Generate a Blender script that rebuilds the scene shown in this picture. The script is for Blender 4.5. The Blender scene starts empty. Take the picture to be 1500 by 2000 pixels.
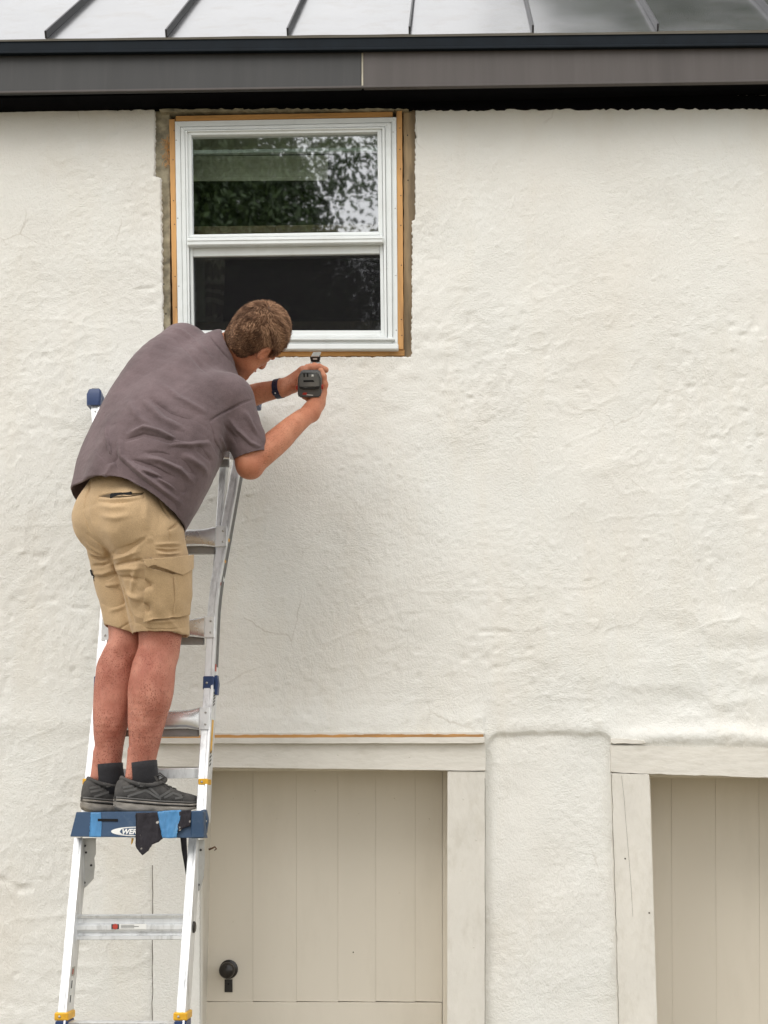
import bpy, bmesh, math, random
import numpy as np
from mathutils import Vector, Matrix
from mathutils.bvhtree import BVHTree

random.seed(7)
RNG = np.random.default_rng(11)
R = math.radians
scene = bpy.context.scene

# ------------------------------------------------------------------ camera
CAM = Vector((0.0, -5.7, 1.5))
CAM_ROT = (R(90 + 11.31), 0.0, R(2.9))
FPX = 3000.0                      # focal length in pixels of the 1500 x 2000 photograph
cd = bpy.data.cameras.new('camera')
cd.sensor_fit = 'VERTICAL'; cd.sensor_height = 36.0; cd.sensor_width = 27.0
cd.lens = 36.0 * FPX / 2000.0
cd.clip_start = 0.05; cd.clip_end = 2000
cam = bpy.data.objects.new('camera', cd)
scene.collection.objects.link(cam)
cam.location = CAM; cam.rotation_euler = CAM_ROT
scene.camera = cam

# ------------------------------------------------------------------ sky and sun (bright overcast)
SUN_EL, SUN_AZ = R(50), R(214)    # azimuth measured clockwise from +Y: light from behind the camera, to the left
w = bpy.data.worlds.new('World'); scene.world = w; w.use_nodes = True
nt = w.node_tree; nt.nodes.clear()
out = nt.nodes.new('ShaderNodeOutputWorld'); bg = nt.nodes.new('ShaderNodeBackground')
sky = nt.nodes.new('ShaderNodeTexSky'); sky.sky_type = 'NISHITA'; sky.sun_disc = False
sky.sun_elevation = SUN_EL; sky.sun_rotation = SUN_AZ
sky.air_density = 1.0; sky.dust_density = 4.0; sky.ozone_density = 1.0
hs = nt.nodes.new('ShaderNodeHueSaturation'); hs.inputs['Saturation'].default_value = 0.22
mixw = nt.nodes.new('ShaderNodeMix'); mixw.data_type = 'RGBA'; mixw.inputs['Factor'].default_value = 0.6
mixw.inputs['B'].default_value = (13.0, 12.9, 12.6, 1)      # the even cloud layer
nt.links.new(sky.outputs[0], hs.inputs['Color']); nt.links.new(hs.outputs[0], mixw.inputs['A'])
nt.links.new(mixw.outputs['Result'], bg.inputs['Color'])
bg.inputs['Strength'].default_value = 0.12
nt.links.new(bg.outputs[0], out.inputs['Surface'])
sd = bpy.data.lights.new('sun', 'SUN'); sd.energy = 0.65; sd.angle = R(38); sd.color = (1.0, 0.965, 0.9)
sun = bpy.data.objects.new('sun', sd); scene.collection.objects.link(sun)
sdir = Vector((math.sin(SUN_AZ) * math.cos(SUN_EL), math.cos(SUN_AZ) * math.cos(SUN_EL), math.sin(SUN_EL)))
sun.rotation_euler = sdir.to_track_quat('Z', 'Y').to_euler()
sun.location = sdir * 20
scene.view_settings.view_transform = 'Standard'; scene.view_settings.look = 'None'
scene.view_settings.exposure = 0.36; scene.view_settings.gamma = 1.0
scene.view_settings.use_curve_mapping = False
scene.render.engine = 'CYCLES'
scene.cycles.use_denoising = True
scene.cycles.max_bounces = 8; scene.cycles.transparent_max_bounces = 12

# ------------------------------------------------------------------ helpers
MW = Matrix.Translation(CAM) @ __import__('mathutils').Euler(CAM_ROT).to_matrix().to_4x4()
MR = MW.to_3x3()
def ray(px, py):
    return MR @ Vector(((px - 750) / FPX, (1000 - py) / FPX, -1.0))
def P(px, py, Y):
    """point at depth Y (metres from the wall face, negative towards the viewer) for a measured photo position"""
    d = ray(px, py)
    return CAM + d * ((Y - CAM.y) / d.y)
def pxm(n, Y):                     # length in metres of n photo pixels at depth Y
    return n * (Y - CAM.y) / FPX

def link(o): scene.collection.objects.link(o); return o
def attach(o, parent):
    if parent is not None:
        o.parent = parent
        m = Matrix.Identity(4); q = parent
        chain = []
        while q is not None: chain.append(q); q = q.parent
        M = Matrix.Identity(4)
        for q in reversed(chain): M = M @ q.matrix_parent_inverse @ q.matrix_basis
        o.matrix_parent_inverse = M.inverted()
    return o
def tag(o, label=None, cat=None, group=None, kind=None):
    if label: o['label'] = label
    if cat: o['category'] = cat
    if group: o['group'] = group
    if kind: o['kind'] = kind
    return o
def empty(name, loc, parent=None):
    o = bpy.data.objects.new(name, None); o.empty_display_size = 0.1
    o.location = Vector(loc)
    link(o)
    if parent is not None: attach(o, parent)
    return o
def mk(name, verts, faces, mat, parent=None, smooth=False):
    me = bpy.data.meshes.new(name)
    if isinstance(verts, np.ndarray) and isinstance(faces, np.ndarray):
        nv, nf, k = len(verts), len(faces), faces.shape[1]
        me.vertices.add(nv); me.vertices.foreach_set('co', verts.astype(np.float32).ravel())
        me.loops.add(nf * k); me.loops.foreach_set('vertex_index', faces.astype(np.int32).ravel())
        me.polygons.add(nf); me.polygons.foreach_set('loop_start', np.arange(0, nf * k, k, dtype=np.int32))
        me.update(calc_edges=True)
    else:
        me.from_pydata([tuple(v) for v in verts], [], [tuple(f) for f in faces]); me.update()
    if mat is not None: me.materials.append(mat)
    if smooth: me.polygons.foreach_set('use_smooth', np.ones(len(me.polygons), dtype=bool))
    o = link(bpy.data.objects.new(name, me))
    return attach(o, parent)
def from_bm(name, bm, mat, parent=None, smooth=False):
    bmesh.ops.recalc_face_normals(bm, faces=bm.faces)
    me = bpy.data.meshes.new(name); bm.to_mesh(me); bm.free()
    if mat is not None: me.materials.append(mat)
    if smooth: me.polygons.foreach_set('use_smooth', np.ones(len(me.polygons), dtype=bool))
    o = link(bpy.data.objects.new(name, me))
    return attach(o, parent)
def bm_poly(bm, pts, ext, bevel=0.0, seg=1):
    """closed prism: polygon pts extruded by the vector ext"""
    n = len(pts)
    a = [bm.verts.new(p) for p in pts]; b = [bm.verts.new(Vector(p) + ext) for p in pts]
    fs = [bm.faces.new(a), bm.faces.new(b[::-1])]
    for i in range(n): fs.append(bm.faces.new((a[i], b[i], b[(i + 1) % n], a[(i + 1) % n])))
    if bevel:
        es = list({e for f in fs for e in f.edges})
        bmesh.ops.bevel(bm, geom=es, offset=bevel, segments=seg, affect='EDGES', clamp_overlap=True)
def slab(name, quad, Yf, depth, mat, parent=None, bevel=0.002, rough=0.0, step=0.02, smooth=False):
    """a board: photo-measured outline at depth Yf, real thickness going back; rough = ragged edges in metres"""
    pts = [P(x, y, Yf) for x, y in quad]
    if rough:
        q = []
        for i, p in enumerate(pts):
            r = pts[(i + 1) % len(pts)]; L = (r - p).length; n = max(1, int(L / step))
            for k in range(n):
                c = p.lerp(r, k / n)
                if k: c += Vector((random.uniform(-1, 1), 0, random.uniform(-1, 1))) * rough
                q.append(c)
        pts = q
    bm = bmesh.new(); bm_poly(bm, pts, Vector((0, depth, 0)), bevel)
    return from_bm(name, bm, mat, parent, smooth)
def box(name, lo, hi, mat, parent=None, bevel=0.0, M=None, seg=1, smooth=False):
    bm = bmesh.new()
    pts = [Vector((lo[0], lo[1], lo[2])), Vector((hi[0], lo[1], lo[2])), Vector((hi[0], lo[1], hi[2])), Vector((lo[0], lo[1], hi[2]))]
    bm_poly(bm, pts, Vector((0, hi[1] - lo[1], 0)), bevel, seg)
    if M is not None: bmesh.ops.transform(bm, matrix=M, verts=bm.verts)
    return from_bm(name, bm, mat, parent, smooth)
def sweep(path, prof, normal=Vector((0, 1, 0)), scales=None, caps=True, closed=True):
    """sweep a profile [(across, depth)] along 3-D points -> verts, faces"""
    V, F = [], []
    n, m = len(path), len(prof)
    for i, p in enumerate(path):
        t = (path[min(i + 1, n - 1)] - path[max(i - 1, 0)]).normalized()
        ac = t.cross(normal).normalized(); nn = ac.cross(t).normalized()
        if nn.dot(normal) < 0: nn = -nn
        if ac.x < 0 and abs(t.z) > 0.5: ac = -ac
        s = scales[i] if scales else (1, 1)
        for u, v in prof: V.append(p + ac * u * s[0] + nn * v * s[1])
    for i in range(n - 1):
        for j in range(m if closed else m - 1):
            a = i * m + j; b = i * m + (j + 1) % m
            F.append((a, b, b + m, a + m))
    if caps: F.append(tuple(range(m - 1, -1, -1))); F.append(tuple(range((n - 1) * m, n * m)))
    return V, F
def tube(path, rads, n=10, caps=True):
    V, F = [], []
    m = len(path); prev = None
    if not isinstance(rads, (list, tuple)): rads = [rads] * m
    for i, p in enumerate(path):
        t = (Vector(path[min(i + 1, m - 1)]) - Vector(path[max(i - 1, 0)])).normalized()
        if prev is None: prev = t.orthogonal().normalized()
        a = (prev - t * prev.dot(t)).normalized(); prev = a
        b = t.cross(a)
        for k in range(n):
            an = 2 * math.pi * k / n
            V.append(Vector(p) + (a * math.cos(an) + b * math.sin(an)) * rads[i])
    for i in range(m - 1):
        for k in range(n):
            F.append((i * n + k, i * n + (k + 1) % n, (i + 1) * n + (k + 1) % n, (i + 1) * n + k))
    if caps: F.append(tuple(range(n - 1, -1, -1))); F.append(tuple(range((m - 1) * n, m * n)))
    return V, F
def lathe(center, axis, prof, n=20):
    """prof [(distance along axis, radius)]"""
    axis = Vector(axis).normalized(); a = axis.orthogonal().normalized(); b = axis.cross(a)
    V, F = [], []
    for d, r in prof:
        for k in range(n):
            an = 2 * math.pi * k / n
            V.append(Vector(center) + axis * d + (a * math.cos(an) + b * math.sin(an)) * r)
    for i in range(len(prof) - 1):
        for k in range(n): F.append((i * n + k, i * n + (k + 1) % n, (i + 1) * n + (k + 1) % n, (i + 1) * n + k))
    F.append(tuple(range(n - 1, -1, -1))); F.append(tuple(range((len(prof) - 1) * n, len(prof) * n)))
    return V, F
def mk_fix(name, VF, mat, parent=None, smooth=True, angle=None):
    bm = bmesh.new()
    vs = [bm.verts.new(v) for v in VF[0]]
    for f in VF[1]:
        try: bm.faces.new([vs[i] for i in f])
        except ValueError: pass
    o = from_bm(name, bm, mat, parent, smooth)
    if smooth and angle:
        o.data.set_sharp_from_angle(angle=R(angle))
    return o

# vectorised gradient noise
_T = np.random.default_rng(3).random((512, 512)).astype(np.float32) * 2 - 1
def vnoise(x, y, s=0):
    x = np.asarray(x) + s * 17.31; y = np.asarray(y) + s * 9.73
    xi = np.floor(x).astype(np.int64); yi = np.floor(y).astype(np.int64)
    fx = x - xi; fy = y - yi
    fx = fx * fx * fx * (fx * (fx * 6 - 15) + 10); fy = fy * fy * fy * (fy * (fy * 6 - 15) + 10)
    g = lambda a, b: _T[a & 511, b & 511]
    return (g(xi, yi) * (1 - fx) + g(xi + 1, yi) * fx) * (1 - fy) + (g(xi, yi + 1) * (1 - fx) + g(xi + 1, yi + 1) * fx) * fy
def sstep(a, b, x):
    t = np.clip((x - a) / (b - a), 0, 1); return t * t * (3 - 2 * t)

# ------------------------------------------------------------------ materials
def new_mat(name):
    m = bpy.data.materials.new(name); m.use_nodes = True
    return m, m.node_tree, m.node_tree.nodes['Principled BSDF']
def N(nt, typ, **kw):
    n = nt.nodes.new(typ)
    for k, v in kw.items():
        if k in n.inputs: n.inputs[k].default_value = v
        else: setattr(n, k, v)
    return n
def simple(name, col, rough=0.6, metal=0.0, var=0.12, vscale=18.0, bump=0.0, bscale=80.0, stretch=None, dirt=None, dscale=6.0, damt=0.5, spec=0.5, rvar=0.0):
    """procedural material: base colour with noise variation, optional grain stretch, dirt colour and bump"""
    m, nt, b = new_mat(name)
    tc = N(nt, 'ShaderNodeTexCoord'); mp = N(nt, 'ShaderNodeMapping')
    if stretch: mp.inputs['Scale'].default_value = stretch
    nt.links.new(tc.outputs['Object'], mp.inputs['Vector'])
    n1 = N(nt, 'ShaderNodeTexNoise'); n1.inputs['Scale'].default_value = vscale; n1.inputs['Detail'].default_value = 6
    nt.links.new(mp.outputs[0], n1.inputs['Vector'])
    cr = N(nt, 'ShaderNodeValToRGB')
    c = Vector(col)
    cr.color_ramp.elements[0].position = 0.3; cr.color_ramp.elements[1].position = 0.7
    cr.color_ramp.elements[0].color = (*(c * (1 - var)), 1); cr.color_ramp.elements[1].color = (*[min(1, q * (1 + var)) for q in c], 1)
    nt.links.new(n1.outputs['Fac'], cr.inputs['Fac'])
    src = cr.outputs[0]
    if dirt is not None:
        n2 = N(nt, 'ShaderNodeTexNoise'); n2.inputs['Scale'].default_value = dscale; n2.inputs['Detail'].default_value = 8; n2.inputs['Roughness'].default_value = 0.65
        nt.links.new(mp.outputs[0], n2.inputs['Vector'])
        r2 = N(nt, 'ShaderNodeMapRange'); r2.inputs['From Min'].default_value = 0.5; r2.inputs['From Max'].default_value = 0.68; r2.inputs['To Max'].default_value = damt
        nt.links.new(n2.outputs['Fac'], r2.inputs['Value'])
        mx = N(nt, 'ShaderNodeMix', data_type='RGBA'); nt.links.new(r2.outputs[0], mx.inputs['Factor'])
        nt.links.new(src, mx.inputs['A']); mx.inputs['B'].default_value = (*dirt, 1); src = mx.outputs['Result']
    nt.links.new(src, b.inputs['Base Color'])
    b.inputs['Roughness'].default_value = rough; b.inputs['Metallic'].default_value = metal
    b.inputs['Specular IOR Level'].default_value = spec
    if rvar:
        rr = N(nt, 'ShaderNodeMapRange'); rr.inputs['To Min'].default_value = rough - rvar; rr.inputs['To Max'].default_value = rough + rvar
        nt.links.new(n1.outputs['Fac'], rr.inputs['Value']); nt.links.new(rr.outputs[0], b.inputs['Roughness'])
    if bump:
        n3 = N(nt, 'ShaderNodeTexNoise'); n3.inputs['Scale'].default_value = bscale; n3.inputs['Detail'].default_value = 5
        nt.links.new(mp.outputs[0], n3.inputs['Vector'])
        bp = N(nt, 'ShaderNodeBump'); bp.inputs['Strength'].default_value = bump; bp.inputs['Distance'].default_value = 0.004
        nt.links.new(n3.outputs['Fac'], bp.inputs['Height']); nt.links.new(bp.outputs[0], b.inputs['Normal'])
    return m

def stucco_mat(name, col):
    m, nt, b = new_mat(name)
    tc = N(nt, 'ShaderNodeTexCoord')
    def noise(scale, detail=5, rough=0.55, vec=None, dist=0.0):
        n = N(nt, 'ShaderNodeTexNoise'); n.inputs['Scale'].default_value = scale; n.inputs['Detail'].default_value = detail
        n.inputs['Roughness'].default_value = rough; n.inputs['Distortion'].default_value = dist
        nt.links.new(vec or tc.outputs['Object'], n.inputs['Vector']); return n
    big = noise(1.3, 3); cr = N(nt, 'ShaderNodeValToRGB'); c = Vector(col)
    e = cr.color_ramp.elements
    e[0].position = 0.34; e[0].color = (c.x * 0.97, c.y * 0.955, c.z * 0.93, 1)
    e[1].position = 0.66; e[1].color = (c.x * 1.0, c.y * 1.012, c.z * 1.01, 1)
    nt.links.new(big.outputs['Fac'], cr.inputs['Fac'])
    # small irregular dark marks with their own shape
    sp = noise(26, 7, 0.74, dist=2.2); rr = N(nt, 'ShaderNodeMapRange'); rr.inputs['From Min'].default_value = 0.665; rr.inputs['From Max'].default_value = 0.72; rr.inputs['To Max'].default_value = 0.5
    nt.links.new(sp.outputs['Fac'], rr.inputs['Value'])
    mx = N(nt, 'ShaderNodeMix', data_type='RGBA'); nt.links.new(rr.outputs[0], mx.inputs['Factor']); nt.links.new(cr.outputs[0], mx.inputs['A'])
    mx.inputs['B'].default_value = (0.40, 0.36, 0.28, 1)
    # hairline cracks: cell borders, bent by noise, shown only here and there
    wn = noise(5, 4); wa = N(nt, 'ShaderNodeMix', data_type='RGBA'); wa.inputs['Factor'].default_value = 0.09
    nt.links.new(tc.outputs['Object'], wa.inputs['A']); nt.links.new(wn.outputs['Color'], wa.inputs['B'])
    vc = N(nt, 'ShaderNodeTexVoronoi', feature='DISTANCE_TO_EDGE'); vc.inputs['Scale'].default_value = 3.2; nt.links.new(wa.outputs['Result'], vc.inputs['Vector'])
    ck = N(nt, 'ShaderNodeMapRange'); ck.inputs['From Min'].default_value = 0.010; ck.inputs['From Max'].default_value = 0.003; nt.links.new(vc.outputs['Distance'], ck.inputs['Value'])
    cmn = noise(1.9, 3); cm_ = N(nt, 'ShaderNodeMapRange'); cm_.inputs['From Min'].default_value = 0.56; cm_.inputs['From Max'].default_value = 0.66; cm_.inputs['To Max'].default_value = 0.38; nt.links.new(cmn.outputs['Fac'], cm_.inputs['Value'])
    cmu = N(nt, 'ShaderNodeMath', operation='MULTIPLY'); nt.links.new(ck.outputs[0], cmu.inputs[0]); nt.links.new(cm_.outputs[0], cmu.inputs[1])
    mc = N(nt, 'ShaderNodeMix', data_type='RGBA'); nt.links.new(cmu.outputs[0], mc.inputs['Factor']); nt.links.new(mx.outputs['Result'], mc.inputs['A']); mc.inputs['B'].default_value = (0.36, 0.31, 0.24, 1)
    # faint tan weather stains, drawn out downwards
    sm_ = N(nt, 'ShaderNodeMapping'); sm_.inputs['Scale'].default_value = (2.6, 1, 0.7); nt.links.new(tc.outputs['Object'], sm_.inputs['Vector'])
    tn = noise(1.7, 6, 0.6, sm_.outputs[0]); tr_ = N(nt, 'ShaderNodeMapRange'); tr_.inputs['From Min'].default_value = 0.50; tr_.inputs['From Max'].default_value = 0.75; tr_.inputs['To Max'].default_value = 0.36; nt.links.new(tn.outputs['Fac'], tr_.inputs['Value'])
    mt = N(nt, 'ShaderNodeMix', data_type='RGBA'); nt.links.new(tr_.outputs[0], mt.inputs['Factor']); nt.links.new(mc.outputs['Result'], mt.inputs['A']); mt.inputs['B'].default_value = (0.72, 0.66, 0.555, 1)
    nt.links.new(mt.outputs['Result'], b.inputs['Base Color'])
    b.inputs['Roughness'].default_value = 0.85; b.inputs['Specular IOR Level'].default_value = 0.25
    # fine relief: trowel strokes (distorted stretched noise) and grit
    rot = N(nt, 'ShaderNodeMapping'); rot.inputs['Rotation'].default_value = (0, R(38), 0); rot.inputs['Scale'].default_value = (1, 1, 2.0)
    nt.links.new(tc.outputs['Object'], rot.inputs['Vector'])
    st = noise(64, 5, 0.65, rot.outputs[0], 1.0)
    rot2 = N(nt, 'ShaderNodeMapping'); rot2.inputs['Rotation'].default_value = (0, R(-25), 0); rot2.inputs['Scale'].default_value = (2.2, 1, 1)
    nt.links.new(tc.outputs['Object'], rot2.inputs['Vector'])
    st2 = noise(56, 5, 0.65, rot2.outputs[0], 0.9)
    sel = noise(2.2, 2); sr = N(nt, 'ShaderNodeMapRange'); sr.inputs['From Min'].default_value = 0.42; sr.inputs['From Max'].default_value = 0.58
    nt.links.new(sel.outputs['Fac'], sr.inputs['Value'])
    ms = N(nt, 'ShaderNodeMix', data_type='FLOAT'); nt.links.new(sr.outputs[0], ms.inputs['Factor']); nt.links.new(st.outputs['Fac'], ms.inputs['A']); nt.links.new(st2.outputs['Fac'], ms.inputs['B'])
    gr = noise(125, 5, 0.65)
    ad = N(nt, 'ShaderNodeMath', operation='MULTIPLY_ADD'); nt.links.new(gr.outputs['Fac'], ad.inputs[0]); ad.inputs[1].default_value = 0.55; nt.links.new(ms.outputs['Result'], ad.inputs[2])
    bp = N(nt, 'ShaderNodeBump'); bp.inputs['Distance'].default_value = 0.012
    bm_ = noise(2.9, 4); bs_ = N(nt, 'ShaderNodeMapRange'); bs_.inputs['From Min'].default_value = 0.36; bs_.inputs['From Max'].default_value = 0.64; bs_.inputs['To Min'].default_value = 0.36; bs_.inputs['To Max'].default_value = 0.52
    nt.links.new(bm_.outputs['Fac'], bs_.inputs['Value']); nt.links.new(bs_.outputs[0], bp.inputs['Strength'])
    nt.links.new(ad.outputs[0], bp.inputs['Height']); nt.links.new(bp.outputs[0], b.inputs['Normal'])
    return m

M = {}
M['stucco'] = stucco_mat('white_stucco', (0.80, 0.788, 0.755))
M['paint'] = simple('painted_timber', (0.69, 0.66, 0.60), 0.55, var=0.05, vscale=9, bump=0.8, bscale=42, stretch=(1, 1, 0.5), dirt=(0.42, 0.38, 0.30), dscale=22, damt=0.25)
M['paint_h'] = simple('painted_timber_horizontal', (0.69, 0.66, 0.60), 0.55, var=0.05, vscale=9, bump=0.8, bscale=42, stretch=(0.4, 1, 1), dirt=(0.42, 0.38, 0.30), dscale=22, damt=0.25)
M['door'] = simple('painted_door_boards', (0.73, 0.675, 0.58), 0.5, var=0.018, vscale=2, bump=0.06, bscale=30, stretch=(1, 1, 0.3), dirt=(0.56, 0.51, 0.42), dscale=5, damt=0.25)
M['rawwood'] = simple('weathered_raw_timber', (0.30, 0.22, 0.13), 0.8, var=0.55, vscale=24, bump=0.6, bscale=60, stretch=(1, 1, 0.12), dirt=(0.10, 0.08, 0.055), dscale=9, damt=0.8)
M['greywood'] = simple('grey_mortar_timber', (0.33, 0.295, 0.21), 0.9, var=0.35, vscale=30, bump=0.7, bscale=50, dirt=(0.09, 0.08, 0.06), dscale=14, damt=0.8)
M['newwood'] = simple('fresh_orange_timber', (0.60, 0.32, 0.11), 0.65, var=0.22, vscale=18, bump=0.3, bscale=60, stretch=(1, 1, 0.1), dirt=(0.26, 0.13, 0.05), dscale=22, damt=0.6)
M['newwood_h'] = simple('fresh_orange_timber_horizontal', (0.56, 0.29, 0.09), 0.65, var=0.22, vscale=18, bump=0.3, bscale=60, stretch=(0.1, 1, 1), dirt=(0.13, 0.07, 0.03), dscale=22, damt=0.75)
M['vinyl'] = simple('white_vinyl', (0.77, 0.80, 0.80), 0.35, var=0.03, vscale=6, dirt=(0.55, 0.56, 0.52), dscale=16, damt=0.2)
M['brownrail'] = simple('inner_brown_rail', (0.22, 0.15, 0.09), 0.5, var=0.2, stretch=(0.1, 1, 1))
M['blind'] = simple('beige_blind', (0.72, 0.70, 0.58), 0.6, var=0.05)
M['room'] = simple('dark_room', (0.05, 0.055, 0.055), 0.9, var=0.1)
M['fascia'] = simple('fascia_grey_metal', (0.042, 0.042, 0.043), 0.6, var=0.1, vscale=4, bump=0.06, bscale=30, stretch=(3, 1, 0.2), dirt=(0.085, 0.080, 0.078), dscale=10, damt=0.18)
M['fascia_b'] = simple('fascia_brown_grey_metal', (0.080, 0.069, 0.066), 0.6, var=0.1, vscale=4, bump=0.06, bscale=30, stretch=(3, 1, 0.2), dirt=(0.12, 0.108, 0.104), dscale=10, damt=0.18)
M['drip'] = simple('drip_edge_blue_black', (0.006, 0.010, 0.015), 0.6, var=0.2, vscale=12, spec=0.15)
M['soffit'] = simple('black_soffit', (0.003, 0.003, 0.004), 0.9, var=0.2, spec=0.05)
M['gap'] = simple('caulk_line', (0.6, 0.56, 0.45), 0.8, var=0.2)
M['black_iron'] = simple('black_iron', (0.018, 0.015, 0.013), 0.3, var=0.3, bump=0.15, bscale=60)
M['rust'] = simple('rusty_iron', (0.13, 0.07, 0.04), 0.8, var=0.5, bump=0.4)
M['alu'] = simple('brushed_aluminium', (0.78, 0.79, 0.80), 0.45, metal=0.6, var=0.07, vscale=22, stretch=(1, 1, 0.3), dirt=(0.30, 0.30, 0.30), dscale=30, damt=0.55, rvar=0.10)
M['alu_dark'] = simple('shaded_aluminium_web', (0.30, 0.29, 0.28), 0.5, metal=0.6, var=0.15)  # web metal darkened to carry the shade under the rung
M['alu_shiny'] = simple('polished_aluminium', (0.88, 0.89, 0.90), 0.28, metal=0.82, var=0.05, vscale=14, dirt=(0.45, 0.45, 0.45), dscale=20, damt=0.3, rvar=0.06)
M['galv'] = simple('scratched_steel_plate', (0.50, 0.49, 0.46), 0.45, metal=0.7, var=0.12, dirt=(0.25, 0.23, 0.2), dscale=18, damt=0.5)
M['blue'] = simple('blue_platform_paint', (0.024, 0.062, 0.130), 0.45, var=0.12, vscale=10, bump=0.06, dirt=(0.10, 0.15, 0.22), dscale=26, damt=0.35)
M['blue_cap'] = simple('dark_blue_plastic', (0.016, 0.042, 0.135), 0.4, var=0.1)
M['yellow'] = simple('yellow_plastic', (0.75, 0.40, 0.02), 0.4, var=0.1, dirt=(0.4, 0.2, 0.02), dscale=30)
M['white_print'] = simple('white_print', (0.78, 0.78, 0.76), 0.5, var=0.05)
M['red_print'] = simple('red_print', (0.45, 0.05, 0.03), 0.5, var=0.1)
M['dark_print'] = simple('dark_print', (0.03, 0.03, 0.03), 0.6, var=0.1)
M['tape'] = simple('blue_masking_tape', (0.055, 0.21, 0.43), 0.45, var=0.25, vscale=30, bump=0.5, bscale=40, stretch=(1, 1, 0.4), dirt=(0.16, 0.40, 0.62), dscale=14, damt=0.7)
M['rag'] = simple('black_rag', (0.022, 0.020, 0.024), 0.9, var=0.3, vscale=30, bump=0.5, bscale=40, dirt=(0.6, 0.58, 0.55), dscale=42, damt=0.0)
M['slot'] = simple('slot_black', (0.004, 0.004, 0.005), 0.9)

# roof: dark grey metal with a sky sheen and a little weathering
M['roof'] = simple('roof_metal', (0.41, 0.41, 0.43), 0.19, metal=0.92, var=0.07, vscale=4, bump=0.03, bscale=9, dirt=(0.33, 0.30, 0.27), dscale=9, damt=0.35, rvar=0.05)
M['roof_seam'] = simple('roof_seam_metal', (0.045, 0.045, 0.05), 0.4, metal=0.3, var=0.15)
# ================================================================== ground
gm = simple('lawn_ground', (0.23, 0.20, 0.145), 0.95, var=0.35, vscale=1.4, bump=0.6, bscale=40, dirt=(0.10, 0.115, 0.05), dscale=0.9, damt=0.7)
mk('ground', [(-150, -150, 0), (150, -150, 0), (150, 150, 0), (-150, 150, 0)], [(0, 1, 2, 3)], gm)
tag(bpy.data.objects['ground'], 'lawn and gravel ground in front of the house', 'ground', kind='structure')

# ================================================================== house
house = empty('house', (0, 0, 0))
tag(house, 'white stuccoed old house with dark standing seam metal roof and two doors', 'house')

DOOR_Y = 0.30
ZTOP = P(750, 190, 0).z
# openings in the plaster (measured outline on the wall face)
OPEN = {
    'window': [(302, 120), (302, 345), (314, 349), (318, 640), (318, 697), (804, 697), (805, 430), (811, 426), (812, 120)],
    'door': [(322, 1443), (936, 1443), (936, 2430), (318, 2430)],
    'door2': [(1203, 1463), (1760, 1470), (1760, 2430), (1226, 2430)],
}
OPENW = {k: np.array([(P(x, y, 0).x, P(x, y, 0).z) for x, y in v]) for k, v in OPEN.items()}
for k in ('door', 'door2'): OPENW[k][-2:, 1] = -0.05
def inside(poly, x, z):
    r = np.zeros(x.shape, bool); n = len(poly)
    for i in range(n):
        x1, z1 = poly[i]; x2, z2 = poly[(i + 1) % n]
        c = ((z1 > z) != (z2 > z)) & (x < (x2 - x1) * (z - z1) / (z2 - z1 + 1e-12) + x1)
        r ^= c
    return r
def seg_nearest(poly, x, z):
    best = np.full(x.shape, 1e9); bx = x.copy(); bz = z.copy()
    for i in range(len(poly)):
        a = poly[i]; b = poly[(i + 1) % len(poly)]; d = b - a
        t = np.clip(((x - a[0]) * d[0] + (z - a[1]) * d[1]) / (d @ d), 0, 1)
        qx = a[0] + t * d[0]; qz = a[1] + t * d[1]; dd = np.hypot(x - qx, z - qz)
        m = dd < best; best[m] = dd[m]; bx[m] = qx[m]; bz[m] = qz[m]
    return best, bx, bz
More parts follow.
